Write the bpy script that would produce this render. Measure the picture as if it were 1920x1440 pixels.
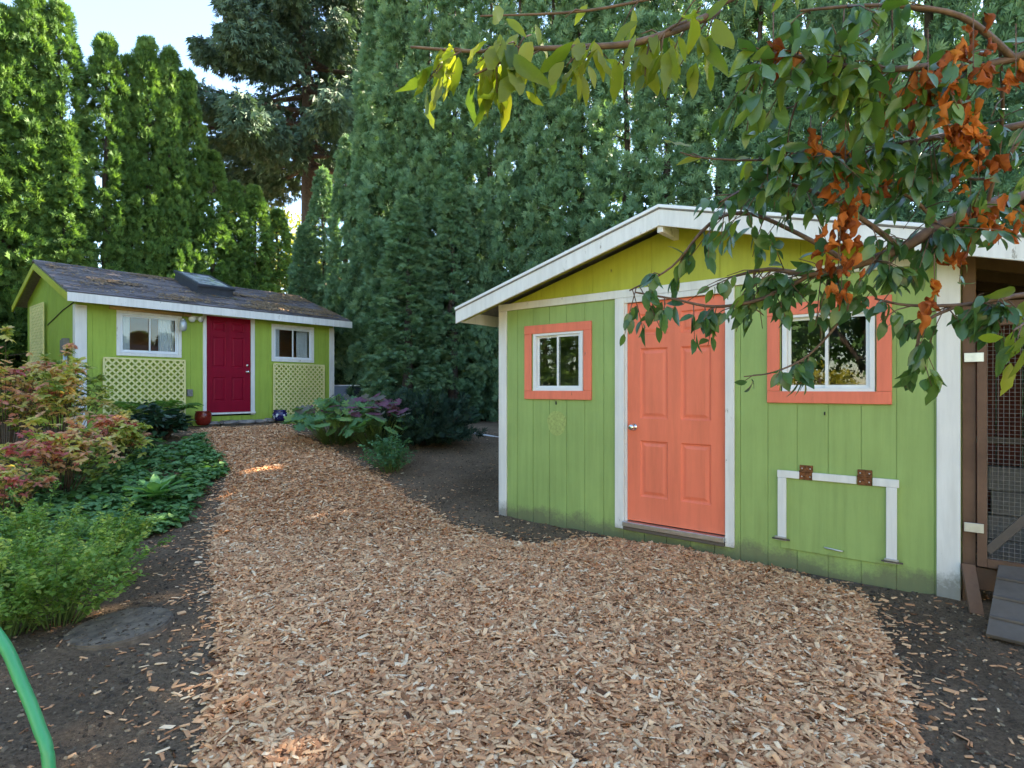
import bpy, bmesh, math, random
import numpy as np
from mathutils import Vector, Matrix
random.seed(7); RNG = np.random.default_rng(11)
for o in list(bpy.data.objects): bpy.data.objects.remove(o)
SC = bpy.context.scene
R = math.radians
# ------------------------------------------------------------------ camera, sky, sun, exposure
CAMZ = 1.4; FPX = 1069.0; HORY = 728.0
cam = bpy.data.cameras.new('camera'); camo = bpy.data.objects.new('camera', cam)
SC.collection.objects.link(camo)
camo.location = (0, 0, CAMZ); camo.rotation_euler = (R(90), 0, 0)
cam.sensor_width = 36; cam.lens = FPX/1920*36; cam.shift_y = 8/1920
cam.clip_start = .05; cam.clip_end = 3000
SC.camera = camo
SUN_DIR = Vector((.80, .60, 0)).normalized(); SUN_EL = R(42)
W = bpy.data.worlds.new('World'); SC.world = W; W.use_nodes = True
nt = W.node_tree; bg = nt.nodes['Background']
sky = nt.nodes.new('ShaderNodeTexSky'); sky.sky_type = 'NISHITA'; sky.sun_disc = False
sky.sun_elevation = SUN_EL; sky.sun_rotation = math.atan2(SUN_DIR.x, SUN_DIR.y)
sky.air_density = 1.0; sky.dust_density = .15; sky.ozone_density = 3.5
nt.links.new(sky.outputs[0], bg.inputs[0]); bg.inputs[1].default_value = .065
sl = bpy.data.lights.new('sun', 'SUN'); sl.energy = 3.5; sl.angle = R(.6); sl.color = (1, .93, .82)
so = bpy.data.objects.new('sun', sl); SC.collection.objects.link(so)
sd = Vector((SUN_DIR.x*math.cos(SUN_EL), SUN_DIR.y*math.cos(SUN_EL), math.sin(SUN_EL)))
so.rotation_euler = sd.to_track_quat('Z', 'Y').to_euler(); so.location = sd*40
vs = SC.view_settings; vs.view_transform = 'Standard'; vs.look = 'None'; vs.gamma = 1; vs.exposure = 3.5
vs.use_white_balance = True; vs.white_balance_temperature = 7500; vs.white_balance_tint = 10
SC.render.resolution_x = 1024; SC.render.resolution_y = 768

# ------------------------------------------------------------------ helpers
def link(o, parent=None):
    SC.collection.objects.link(o)
    if parent is not None: o.parent = parent
    return o
def tag(o, label=None, cat=None, group=None, kind=None):
    if label: o['label'] = label
    if cat: o['category'] = cat
    if group: o['group'] = group
    if kind: o['kind'] = kind
    return o
def empty(name, loc=(0, 0, 0), rz=0, parent=None):
    o = bpy.data.objects.new(name, None); o.location = loc; o.rotation_euler = (0, 0, rz); o.empty_display_size = .1
    return link(o, parent)
def mesh_obj(name, verts, faces, mat, parent=None, smooth=False):
    me = bpy.data.meshes.new(name); me.from_pydata([tuple(v) for v in verts], [], [tuple(f) for f in faces])
    me.materials.append(mat)
    if smooth: me.polygons.foreach_set('use_smooth', [True]*len(me.polygons))
    me.update()
    return link(bpy.data.objects.new(name, me), parent)
def bm_obj(name, bm, mat, parent=None, bevel=0, smooth=False, seg=1):
    if bevel: bmesh.ops.bevel(bm, geom=bm.edges[:], offset=bevel, segments=seg, affect='EDGES', clamp_overlap=True)
    bmesh.ops.recalc_face_normals(bm, faces=bm.faces[:])
    me = bpy.data.meshes.new(name); bm.to_mesh(me); bm.free(); me.materials.append(mat)
    if smooth: me.polygons.foreach_set('use_smooth', [True]*len(me.polygons))
    return link(bpy.data.objects.new(name, me), parent)
def bbox_to(bm, x0, x1, y0, y1, z0, z1):
    v = [bm.verts.new(p) for p in ((x0,y0,z0),(x1,y0,z0),(x1,y1,z0),(x0,y1,z0),(x0,y0,z1),(x1,y0,z1),(x1,y1,z1),(x0,y1,z1))]
    for f in ((0,3,2,1),(4,5,6,7),(0,1,5,4),(1,2,6,5),(2,3,7,6),(3,0,4,7)): bm.faces.new([v[i] for i in f])
def box(name, x0, x1, y0, y1, z0, z1, mat, parent=None, bevel=.003):
    bm = bmesh.new(); bbox_to(bm, x0, x1, y0, y1, z0, z1)
    return bm_obj(name, bm, mat, parent, bevel)
def prism(name, poly, axis, a0, a1, mat, parent=None, bevel=.003):
    """poly: 2-D outline; axis 'x' -> poly is (y,z) swept over x, 'y' -> (x,z) swept over y, 'z' -> (x,y)."""
    bm = bmesh.new()
    def P(p, a): return {'x': (a, p[0], p[1]), 'y': (p[0], a, p[1]), 'z': (p[0], p[1], a)}[axis]
    A = [bm.verts.new(P(p, a0)) for p in poly]; B = [bm.verts.new(P(p, a1)) for p in poly]
    n = len(poly); bm.faces.new(A); bm.faces.new(B[::-1])
    for i in range(n): bm.faces.new((A[i], A[(i+1) % n], B[(i+1) % n], B[i]))
    return bm_obj(name, bm, mat, parent, bevel)
def bar(name, p, q, w, h, mat, parent=None, up=(0, 0, 1), bevel=.002):
    p = Vector(p); q = Vector(q); d = (q-p); L = d.length; d.normalize(); upv = Vector(up)
    s = d.cross(upv).normalized(); u = s.cross(d).normalized()
    bm = bmesh.new(); bbox_to(bm, 0, L, -w/2, w/2, -h/2, h/2)
    M = Matrix((d, s, u)).transposed().to_4x4(); M.translation = p
    bmesh.ops.transform(bm, matrix=M, verts=bm.verts[:])
    return bm_obj(name, bm, mat, parent, bevel)
def tube_into(V, F, pts, radii, k=7):
    pts = [Vector(p) for p in pts]; base = len(V); n = len(pts)
    for i, p in enumerate(pts):
        t = (pts[min(i+1, n-1)]-pts[max(i-1, 0)]).normalized()
        a = Vector((0, 0, 1)) if abs(t.z) < .9 else Vector((1, 0, 0))
        s = t.cross(a).normalized(); b = s.cross(t)
        for j in range(k):
            an = 2*math.pi*j/k; V.append(p+(s*math.cos(an)+b*math.sin(an))*radii[i])
    for i in range(n-1):
        for j in range(k):
            F.append((base+i*k+j, base+i*k+(j+1) % k, base+(i+1)*k+(j+1) % k, base+(i+1)*k+j))
    F.append(tuple(base+j for j in range(k))[::-1]); F.append(tuple(base+(n-1)*k+j for j in range(k)))
def tube(name, pts, r, mat, parent=None, k=8):
    V, F = [], []; rr = r if isinstance(r, (list, tuple)) else [r]*len(pts)
    tube_into(V, F, pts, rr, k); return mesh_obj(name, V, F, mat, parent, True)
def spline(P, n=6):
    P = [Vector(p) for p in P]; out = []
    for i in range(len(P)-1):
        a = P[max(i-1, 0)]; b = P[i]; c = P[i+1]; d = P[min(i+2, len(P)-1)]
        for j in range(n):
            t = j/n; out.append(.5*((2*b)+(c-a)*t+(2*a-5*b+4*c-d)*t*t+(3*b-3*c+d-a)*t**3))
    out.append(P[-1]); return out
def lathe(name, prof, mat, parent=None, k=28, loc=(0, 0, 0)):
    V, F = [], []; n = len(prof)
    for r, z in prof:
        for j in range(k):
            a = 2*math.pi*j/k; V.append((loc[0]+r*math.cos(a), loc[1]+r*math.sin(a), loc[2]+z))
    for i in range(n-1):
        for j in range(k): F.append((i*k+j, i*k+(j+1) % k, (i+1)*k+(j+1) % k, (i+1)*k+j))
    F.append(tuple(range(k))[::-1]); F.append(tuple((n-1)*k+j for j in range(k)))
    return mesh_obj(name, V, F, mat, parent, True)
# --- many small pieces into one mesh
def norm(a): return a/np.maximum(np.linalg.norm(a, axis=-1, keepdims=True), 1e-9)
def basis(d, n):
    y = norm(d); x = norm(np.cross(y, n)); z = np.cross(x, y)
    return np.stack([x, y, z], -1)
def scatter_mesh(name, tv, tf, Rm, S, T, rnd, mat, smooth=False):
    tv = np.asarray(tv, float); tf = np.asarray(tf, int); n = len(T); k = len(tv)
    S = np.asarray(S, float)
    if S.ndim == 1: S = np.repeat(S[:, None], 3, 1)
    loc = tv[None]*S[:, None, :]
    V = np.einsum('nij,nkj->nki', Rm, loc)+T[:, None, :]
    Fq = (tf[None]+(np.arange(n)*k)[:, None, None]).reshape(-1, tf.shape[1])
    me = bpy.data.meshes.new(name); c = tf.shape[1]
    me.vertices.add(n*k); me.vertices.foreach_set('co', V.reshape(-1).astype(np.float32))
    me.loops.add(Fq.size); me.loops.foreach_set('vertex_index', Fq.reshape(-1).astype(np.int32))
    me.polygons.add(len(Fq)); me.polygons.foreach_set('loop_start', (np.arange(len(Fq))*c).astype(np.int32))
    if smooth: me.polygons.foreach_set('use_smooth', np.ones(len(Fq), bool))
    at = me.attributes.new('rnd', 'FLOAT', 'POINT'); at.data.foreach_set('value', np.repeat(rnd, k).astype(np.float32))
    me.materials.append(mat); me.update(calc_edges=True); me.validate(); return me
def scatter(name, tv, tf, Rm, S, T, rnd, mat, parent=None, smooth=False, kind='stuff'):
    o = link(bpy.data.objects.new(name, scatter_mesh(name, tv, tf, Rm, S, T, rnd, mat, smooth)), parent)
    if kind: o['kind'] = kind
    return o
def rand_unit(n):
    return norm(RNG.normal(size=(n, 3)))

# ------------------------------------------------------------------ materials
def newmat(name):
    m = bpy.data.materials.new(name); m.use_nodes = True; t = m.node_tree
    return m, t, t.nodes['Principled BSDF'], t.nodes['Material Output']
def nd(t, ty, **kw):
    n = t.nodes.new(ty)
    for k, v in kw.items(): setattr(n, k, v)
    return n
def noise(t, scale, detail=4, coord='Object', stretch=None, rough=.6):
    tc = nd(t, 'ShaderNodeTexCoord'); n = nd(t, 'ShaderNodeTexNoise')
    n.inputs['Scale'].default_value = scale; n.inputs['Detail'].default_value = detail; n.inputs['Roughness'].default_value = rough
    src = tc.outputs[coord]
    if stretch:
        mp = nd(t, 'ShaderNodeMapping'); mp.inputs['Scale'].default_value = stretch
        t.links.new(src, mp.inputs[0]); src = mp.outputs[0]
    t.links.new(src, n.inputs['Vector']); return n
def ramp(t, src, stops):
    r = nd(t, 'ShaderNodeValToRGB'); e = r.color_ramp.elements
    while len(e) < len(stops): e.new(.5)
    for i, (p, c) in enumerate(stops):
        e[i].position = p; e[i].color = (*c, 1) if len(c) == 3 else c
    t.links.new(src, r.inputs[0]); return r
def mixc(t, fac, a, b, mode='MIX'):
    m = nd(t, 'ShaderNodeMix', data_type='RGBA', blend_type=mode)
    for s, i in ((fac, 0), (a, 6), (b, 7)):
        if hasattr(s, 'links') or hasattr(s, 'is_output'): t.links.new(s, m.inputs[i])
        elif i == 0: m.inputs[0].default_value = s
        else: m.inputs[i].default_value = (*s, 1)
    return m.outputs[2]
def bump(t, p, src, strength, dist=.01):
    b = nd(t, 'ShaderNodeBump'); b.inputs['Strength'].default_value = strength; b.inputs['Distance'].default_value = dist
    t.links.new(src, b.inputs['Height']); t.links.new(b.outputs[0], p.inputs['Normal'])
def paint(name, col, rough=.6, var=.12, grain=(30, 30, 3), gstr=.25, mud=None, wear=0, wearcol=(.22, .2, .17), spec=.3):
    """Weathered exterior paint over wood grain; mud = height up to which splashed soil clings; wear = flaking amount."""
    m, t, p, o = newmat(name)
    n1 = noise(t, 1.7, 5); n2 = noise(t, 1.0, 5, stretch=grain)
    lo = tuple(c*(1-var) for c in col); hi = tuple(min(1, c*(1+var*.7)) for c in col)
    c = ramp(t, n1.outputs[0], [(.3, lo), (.7, hi)]).outputs[0]
    g = ramp(t, n2.outputs[0], [(.35, (.86, .86, .86)), (.6, (1, 1, 1))]).outputs[0]
    c = mixc(t, .6, c, g, 'MULTIPLY')
    n6 = noise(t, 5, 7, stretch=(2.2, 2.2, .22), rough=.7); g2 = ramp(t, n6.outputs[0], [(.3, (.80, .79, .76)), (.55, (1, 1, 1))]).outputs[0]
    c = mixc(t, .55, c, g2, 'MULTIPLY')
    if wear:
        n3 = noise(t, 9, 8, stretch=(1, 1, .35), rough=.75)
        w = ramp(t, n3.outputs[0], [(.66-wear*.2, (0, 0, 0)), (.7-wear*.2, (1, 1, 1))]).outputs[0]
        c = mixc(t, w, c, wearcol)
    if mud is not None:
        tc = nd(t, 'ShaderNodeTexCoord'); sp = nd(t, 'ShaderNodeSeparateXYZ'); t.links.new(tc.outputs['Object'], sp.inputs[0])
        n4 = noise(t, 3.2, 9, rough=.72); n5 = noise(t, 60, 3)
        a = nd(t, 'ShaderNodeMath', operation='MULTIPLY_ADD'); t.links.new(n4.outputs[0], a.inputs[0]); a.inputs[1].default_value = -.42; t.links.new(sp.outputs[2], a.inputs[2])
        a2 = nd(t, 'ShaderNodeMath', operation='MULTIPLY_ADD'); t.links.new(n5.outputs[0], a2.inputs[0]); a2.inputs[1].default_value = -.1; t.links.new(a.outputs[0], a2.inputs[2])
        mr = nd(t, 'ShaderNodeMapRange'); t.links.new(a2.outputs[0], mr.inputs[0])
        mr.inputs[1].default_value = mud-.26+.05; mr.inputs[2].default_value = mud-.26-.05; mr.inputs[3].default_value = 0; mr.inputs[4].default_value = .72
        c = mixc(t, mr.outputs[0], c, (.13, .115, .08))
    t.links.new(c, p.inputs['Base Color']); p.inputs['Roughness'].default_value = rough
    p.inputs['Specular IOR Level'].default_value = spec
    bump(t, p, n2.outputs[0], gstr, .004); return m
def plain(name, col, rough=.5, metal=0, var=.15, scale=12, bstr=.1):
    m, t, p, o = newmat(name); n = noise(t, scale, 5)
    c = ramp(t, n.outputs[0], [(.3, tuple(x*(1-var) for x in col)), (.7, tuple(min(1, x*(1+var)) for x in col))])
    t.links.new(c.outputs[0], p.inputs['Base Color']); p.inputs['Roughness'].default_value = rough; p.inputs['Metallic'].default_value = metal
    if bstr: bump(t, p, n.outputs[0], bstr, .005)
    return m
def leafmat(name, stops, transl=.35, rough=.45, spec=.4, veins=0):
    m, t, p, o = newmat(name); a = nd(t, 'ShaderNodeAttribute', attribute_name='rnd')
    n = noise(t, 25, 3); ad = nd(t, 'ShaderNodeMath', operation='MULTIPLY_ADD')
    t.links.new(n.outputs[0], ad.inputs[0]); ad.inputs[1].default_value = .18
    s2 = nd(t, 'ShaderNodeMath', operation='SUBTRACT'); t.links.new(a.outputs['Fac'], s2.inputs[0]); s2.inputs[1].default_value = .09
    t.links.new(s2.outputs[0], ad.inputs[2])
    c = ramp(t, ad.outputs[0], stops); t.links.new(c.outputs[0], p.inputs['Base Color'])
    p.inputs['Roughness'].default_value = rough; p.inputs['Specular IOR Level'].default_value = spec
    tr = nd(t, 'ShaderNodeBsdfTranslucent'); mx = nd(t, 'ShaderNodeMixShader'); mx.inputs[0].default_value = transl
    g = mixc(t, 1.0, c.outputs[0], (1.5, 1.6, .7), 'MULTIPLY'); t.links.new(g, tr.inputs[0])
    t.links.new(p.outputs[0], mx.inputs[1]); t.links.new(tr.outputs[0], mx.inputs[2]); t.links.new(mx.outputs[0], o.inputs[0])
    return m
def glassmat(name, tint=(.9, .93, .92), ior=1.5, dirt_sheen=.012):
    m, t, p, o = newmat(name); t.nodes.remove(p)
    tr = nd(t, 'ShaderNodeBsdfTransparent'); tr.inputs[0].default_value = (*tint, 1)
    gl = nd(t, 'ShaderNodeBsdfGlossy'); gl.inputs['Roughness'].default_value = .01
    fr = nd(t, 'ShaderNodeFresnel'); fr.inputs[0].default_value = ior
    mx = nd(t, 'ShaderNodeMixShader'); t.links.new(fr.outputs[0], mx.inputs[0]); t.links.new(tr.outputs[0], mx.inputs[1]); t.links.new(gl.outputs[0], mx.inputs[2])
    df = nd(t, 'ShaderNodeBsdfDiffuse'); df.inputs[0].default_value = (.5, .5, .48, 1); n = noise(t, 6, 6)
    r = ramp(t, n.outputs[0], [(.45 if dirt_sheen < .1 else .2, (0, 0, 0)), (.8, (min(1, dirt_sheen*3),)*3)]); m2 = nd(t, 'ShaderNodeMixShader')
    t.links.new(r.outputs[0], m2.inputs[0]); t.links.new(mx.outputs[0], m2.inputs[1]); t.links.new(df.outputs[0], m2.inputs[2])
    t.links.new(m2.outputs[0], o.inputs[0]); return m

M = {}
M['green'] = paint('shed_green_paint', (.31, .43, .135), .6, .10, (22, 22, 1.6), .45, mud=.12, wear=.02, wearcol=(.22, .27, .10))
M['gable'] = paint('gable_paint_bounce_tint', (.44, .46, .055), .6, .12, (22, 22, 1.6), .35, wear=.12, wearcol=(.2, .2, .05))  # yellower than the walls: light bounced from the ground, put into the colour
M['lime'] = paint('house_lime_paint', (.34, .46, .07), .65, .10, (22, 22, 1.6), .4, wear=.02, wearcol=(.22, .28, .06))
M['white'] = paint('white_trim_paint', (.78, .76, .71), .55, .06, (20, 20, 2), .25, wear=.14, wearcol=(.33, .3, .25))
M['whitemud'] = paint('white_corner_paint', (.78, .76, .71), .55, .06, (20, 20, 2), .25, mud=.13, wear=.14, wearcol=(.33, .3, .25))
M['coral'] = paint('coral_paint', (.90, .215, .125), .5, .05, (18, 18, 2), .2, wear=.05, wearcol=(.35, .12, .08))
M['coraldoor'] = paint('coral_door_paint', (.90, .21, .115), .42, .05, (8, 8, 1), .08, mud=None)
M['red'] = paint('crimson_door_paint', (.27, .004, .022), .5, .12, (6, 6, 1), .05, spec=.15)
M['vinyl'] = plain('white_vinyl', (.76, .77, .76), .4, 0, .04, 5, .02)
M['alu'] = plain('mill_aluminium', (.6, .6, .6), .35, 1, .1, 20, .05)
M['steel'] = plain('brushed_knob', (.75, .74, .7), .22, 1, .05, 20, 0)
M['lattice'] = paint('cream_yellow_lath', (.82, .74, .34), .6, .10, (20, 20, 20), .15)
M['rust'] = plain('rusty_hinge', (.20, .075, .025), .85, .3, .6, 60, .5)
M['wood'] = paint('weathered_brown_wood', (.17, .095, .06), .8, .3, (25, 25, 25), .4)
M['greywood'] = paint('weathered_grey_wood', (.13, .105, .085), .85, .25, (25, 25, 25), .5)
M['redwood'] = paint('red_brown_boards', (.20, .06, .04), .8, .3, (22, 22, 2), .4)
M['dark'] = plain('dark_interior', (.035, .033, .032), .9, 0, .3, 3, 0)
M['wire'] = plain('galvanised_wire', (.30, .27, .24), .5, .6, .3, 30, 0)
M['block'] = plain('concrete_block', (.2, .19, .17), .9, 0, .25, 25, .4)
M['glass'] = glassmat('window_glass')
M['skyglass'] = glassmat('skylight_glass', (.75, .8, .74), 1.6, .33)  # pale diffuse film on the pane stands in for reflected bright sky
M['curtain'] = plain('white_curtain', (.72, .74, .76), .9, 0, .06, 8, .1)
M['orangewall'] = plain('orange_brown_room_wall', (.50, .20, .07), .8, 0, .1, 2, 0)
M['bark'] = plain('conifer_bark', (.065, .045, .034), .9, 0, .4, 14, .8)
M['twig'] = plain('fruit_tree_bark', (.13, .075, .05), .75, 0, .45, 30, .6)
M['stem'] = plain('shrub_stem', (.10, .06, .035), .8, 0, .3, 20, .3)
M['gstem'] = plain('green_stem', (.12, .2, .05), .6, 0, .2, 20, .1)
M['concrete'] = plain('mossy_concrete', (.135, .10, .068), .95, 0, .6, 16, 1.0)
M['stone'] = plain('edging_stone', (.24, .21, .18), .9, 0, .3, 9, .6)
M['hose'] = plain('green_hose', (.035, .30, .11), .38, 0, .08, 6, 0)
M['redpot'] = plain('red_glaze', (.20, .02, .012), .18, 0, .3, 6, .03)
M['canvas'] = plain('tan_canvas', (.48, .29, .12), .8, 0, .12, 12, .1)
M['skymetal'] = plain('dark_skylight_metal', (.06, .065, .08), .4, .3, .2, 8, .05)
M['fencew'] = paint('grey_white_fence', (.50, .50, .48), .7, .12, (20, 20, 2), .2)
M['soffit'] = plain('brown_soffit', (.10, .07, .045), .85, 0, .3, 8, .2)

def soilmat():
    m, t, p, o = newmat('dark_soil')
    n1 = noise(t, 1.1, 8); n2 = noise(t, 45, 6, rough=.75); n3 = noise(t, 160, 3)
    c1 = ramp(t, n1.outputs[0], [(.3, (.125, .085, .054)), (.7, (.27, .19, .125))]).outputs[0]
    c2 = ramp(t, n2.outputs[0], [(.35, (.55, .53, .5)), (.62, (1.25, 1.2, 1.15)), (.75, (2.2, 1.9, 1.5))]).outputs[0]
    t.links.new(mixc(t, 1, c1, c2, 'MULTIPLY'), p.inputs['Base Color']); p.inputs['Roughness'].default_value = .95
    p.inputs['Specular IOR Level'].default_value = .15
    ad = nd(t, 'ShaderNodeMath', operation='ADD'); t.links.new(n2.outputs[0], ad.inputs[0]); t.links.new(n3.outputs[0], ad.inputs[1])
    bump(t, p, ad.outputs[0], .9, .02); return m
M['soil'] = soilmat()
def chipmat(name, attr=True):
    m, t, p, o = newmat(name)
    stops = [(0, (.10, .042, .020)), (.15, (.28, .12, .05)), (.38, (.55, .252, .118)), (.62, (.70, .365, .175)), (.85, (.82, .50, .265)), (1, (.88, .65, .41))]
    n = noise(t, 90, 4, stretch=(1, 1, 1))
    if attr:
        a = nd(t, 'ShaderNodeAttribute', attribute_name='rnd'); ad = nd(t, 'ShaderNodeMath', operation='MULTIPLY_ADD')
        t.links.new(n.outputs[0], ad.inputs[0]); ad.inputs[1].default_value = .25
        s = nd(t, 'ShaderNodeMath', operation='SUBTRACT'); t.links.new(a.outputs['Fac'], s.inputs[0]); s.inputs[1].default_value = .125
        t.links.new(s.outputs[0], ad.inputs[2]); src = ad.outputs[0]
    else:
        v = nd(t, 'ShaderNodeTexVoronoi'); v.inputs['Scale'].default_value = 45; tc = nd(t, 'ShaderNodeTexCoord'); t.links.new(tc.outputs['Object'], v.inputs['Vector'])
        sp = nd(t, 'ShaderNodeSeparateColor'); t.links.new(v.outputs['Color'], sp.inputs[0]); src = sp.outputs[0]
    c = ramp(t, src, stops); t.links.new(c.outputs[0], p.inputs['Base Color'])
    p.inputs['Roughness'].default_value = .75; p.inputs['Specular IOR Level'].default_value = .2
    bump(t, p, n.outputs[0], .4, .004); return m
M['chip'] = chipmat('wood_chip'); M['chipbed'] = chipmat('chip_bed', False)
def shinglemat():
    m, t, p, o = newmat('asphalt_shingle'); oi = nd(t, 'ShaderNodeObjectInfo')
    n = noise(t, 120, 3); n2 = noise(t, 3, 4)
    c = ramp(t, oi.outputs['Random'], [(0, (.10, .084, .084)), (.5, (.15, .126, .126)), (1, (.22, .185, .18))]).outputs[0]
    c = mixc(t, .7, c, ramp(t, n.outputs[0], [(.35, (.5, .5, .5)), (.7, (1.4, 1.35, 1.3))]).outputs[0], 'MULTIPLY')
    t.links.new(c, p.inputs['Base Color']); p.inputs['Roughness'].default_value = .9; bump(t, p, n.outputs[0], .5, .004); return m
M['shingle'] = shinglemat()
def potmat():
    m, t, p, o = newmat('blue_white_glaze'); v = nd(t, 'ShaderNodeTexVoronoi'); v.inputs['Scale'].default_value = 16
    tc = nd(t, 'ShaderNodeTexCoord'); t.links.new(tc.outputs['Object'], v.inputs['Vector'])
    sp = nd(t, 'ShaderNodeSeparateXYZ'); t.links.new(tc.outputs['Object'], sp.inputs[0])
    band = ramp(t, sp.outputs[2], [(0, (0, 0, 0)), (.05, (0, 0, 0)), (.06, (1, 1, 1)), (.17, (1, 1, 1)), (.18, (0, 0, 0))]).outputs[0]
    pat = ramp(t, v.outputs[0], [(.38, (.62, .64, .68)), (.46, (.015, .015, .09))]).outputs[0]
    t.links.new(mixc(t, band, (.015, .015, .08), pat), p.inputs['Base Color']); p.inputs['Roughness'].default_value = .15; return m
M['bluepot'] = potmat()
# foliage
M['thujaR'] = leafmat('arborvitae_blue_green', [(0, (.065, .135, .072)), (.5, (.125, .235, .125)), (1, (.21, .33, .17))], .2, .6, .2)
M['thujaL'] = leafmat('arborvitae_yellow_green', [(0, (.045, .10, .028)), (.5, (.085, .17, .045)), (1, (.15, .25, .06))], .25, .6, .2)
M['spruce'] = leafmat('spruce_needles', [(0, (.045, .085, .052)), (.6, (.075, .13, .08)), (1, (.12, .185, .11))], .1, .6, .2)
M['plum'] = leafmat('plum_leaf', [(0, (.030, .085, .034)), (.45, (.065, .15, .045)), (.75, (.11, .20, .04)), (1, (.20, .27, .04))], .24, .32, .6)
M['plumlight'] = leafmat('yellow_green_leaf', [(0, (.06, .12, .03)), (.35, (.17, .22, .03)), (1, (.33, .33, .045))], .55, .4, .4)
M['dead'] = leafmat('dead_orange_leaf', [(0, (.15, .035, .015)), (.5, (.46, .12, .03)), (1, (.68, .24, .06))], .35, .6, .2)
M['azalea'] = leafmat('azalea_autumn_leaf', [(0, (.15, .22, .05)), (.3, (.42, .46, .10)), (.5, (.66, .54, .20)), (.7, (.68, .34, .21)), (1, (.52, .13, .13))], .4, .5, .3)
M['mint'] = leafmat('mint_leaf', [(0, (.09, .19, .04)), (.6, (.21, .35, .08)), (1, (.46, .52, .14))], .4, .55, .25)
M['cover'] = leafmat('ground_cover_leaf', [(0, (.06, .15, .05)), (.6, (.12, .26, .09)), (1, (.26, .38, .13))], .3, .5, .3)
M['hell'] = leafmat('dark_shrub_leaf', [(0, (.012, .042, .022)), (.7, (.028, .075, .038)), (1, (.06, .13, .06))], .2, .35, .5)
M['fern'] = leafmat('fern_leaf', [(0, (.06, .15, .03)), (1, (.16, .30, .06))], .4, .5, .3)
M['oak'] = leafmat('lobed_leaf', [(0, (.06, .16, .07)), (.4, (.11, .24, .09)), (.62, (.20, .32, .08)), (.78, (.14, .19, .12)), (.88, (.16, .075, .10)), (1, (.20, .08, .12))], .35, .5, .3)
M['broad'] = leafmat('broad_leaf', [(0, (.10, .26, .09)), (1, (.20, .38, .13))], .35, .45, .35)
M['juniper'] = leafmat('juniper_needles', [(0, (.014, .036, .024)), (.7, (.028, .062, .038)), (1, (.05, .095, .055))], .1, .6, .2)
M['rue'] = leafmat('small_green_leaf', [(0, (.05, .14, .06)), (1, (.12, .27, .12))], .3, .5, .3)
M['gold'] = leafmat('golden_shrub_leaf', [(0, (.25, .26, .03)), (1, (.55, .48, .06))], .4, .5, .3)
M['needle'] = leafmat('fallen_needles', [(0, (.17, .10, .055)), (1, (.38, .26, .15))], .0, .9, .1)
M['clod'] = leafmat('soil_crumbs', [(0, (.05, .036, .025)), (.6, (.13, .095, .065)), (.85, (.19, .14, .09)), (1, (.38, .27, .16))], .0, .95, .1)

# ------------------------------------------------------------------ terrain
def sst(a, b, x):
    t = np.clip((np.asarray(x, float)-a)/(b-a), 0, 1); return t*t*(3-2*t)
def g(x, y):
    """ground height: level by the near shed, rising towards the far cottage"""
    x = np.asarray(x, float); y = np.asarray(y, float)
    return .64*sst(5.8, 11.6, y-.25*x)*sst(2.6, -.2, x)
def wob(x, y, s, seed=0):
    x = np.asarray(x, float)*s; y = np.asarray(y, float)*s
    return (np.sin(x*1.7+y*.9+seed)+np.sin(-x*.8+y*2.1+seed*2.3)+np.sin(x*2.9-y*1.3+seed*.7)+np.sin(x*1.1+y*3.7+seed*1.9))/4
def soilz(x, y): return g(x, y)+.018*wob(x, y, 2.2, 1)+.010*wob(x, y, 7, 5)
def gp(px, py, fn=None):
    """the point on the ground that lies under pixel (px, py) of the 1920-wide photograph"""
    rx = (px-960)/FPX; rz = -(py-HORY)/FPX; d = .5
    while d < 60:
        if CAMZ+rz*d <= float(g(rx*d, d)): break
        d += .01
    return Vector((rx*d, d, float(g(rx*d, d))))
def at(px, py, d): return Vector(((px-960)/FPX*d, d, CAMZ-(py-HORY)/FPX*d))
def axis_coords(a, b, fine, lo, hi):
    core = np.arange(a, b+1e-6, fine); left = []; s = fine; x = a
    while x > lo: s *= 1.22; x -= s; left.append(x)
    right = []; s = fine; x = core[-1]
    while x < hi: s *= 1.22; x += s; right.append(x)
    return np.array(left[::-1]+list(core)+right)
def grid_obj(name, X, Y, zf, mat, keep=None, smooth=True):
    gx, gy = np.meshgrid(X, Y); z = zf(gx, gy); nx, ny = len(X), len(Y)
    V = np.stack([gx, gy, z], -1).reshape(-1, 3)
    i, j = np.meshgrid(np.arange(nx-1), np.arange(ny-1)); b = (j*nx+i).reshape(-1)
    F = np.stack([b, b+1, b+nx+1, b+nx], -1)
    if keep is not None:
        c = V[F].mean(1); F = F[keep(c[:, 0], c[:, 1])]
        used = np.unique(F); mp = -np.ones(len(V), int); mp[used] = np.arange(len(used)); V = V[used]; F = mp[F]
    me = bpy.data.meshes.new(name); me.vertices.add(len(V)); me.vertices.foreach_set('co', V.reshape(-1).astype(np.float32))
    me.loops.add(F.size); me.loops.foreach_set('vertex_index', F.reshape(-1).astype(np.int32))
    me.polygons.add(len(F)); me.polygons.foreach_set('loop_start', (np.arange(len(F))*4).astype(np.int32))
    me.polygons.foreach_set('use_smooth', np.ones(len(F), bool)); me.materials.append(mat); me.update(calc_edges=True)
    return link(bpy.data.objects.new(name, me))
ground = grid_obj('ground', axis_coords(-5, 4.5, .05, -900, 900), axis_coords(1.2, 9, .05, -900, 1500), soilz, M['soil'])
tag(ground, 'dark bare garden soil between the beds and sheds', 'soil', kind='structure')
edgeL = [(376, 806), (398, 850), (425, 885), (408, 960), (394, 1040), (402, 1120), (408, 1200), (396, 1290), (380, 1380), (372, 1450), (350, 1640)]
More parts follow.
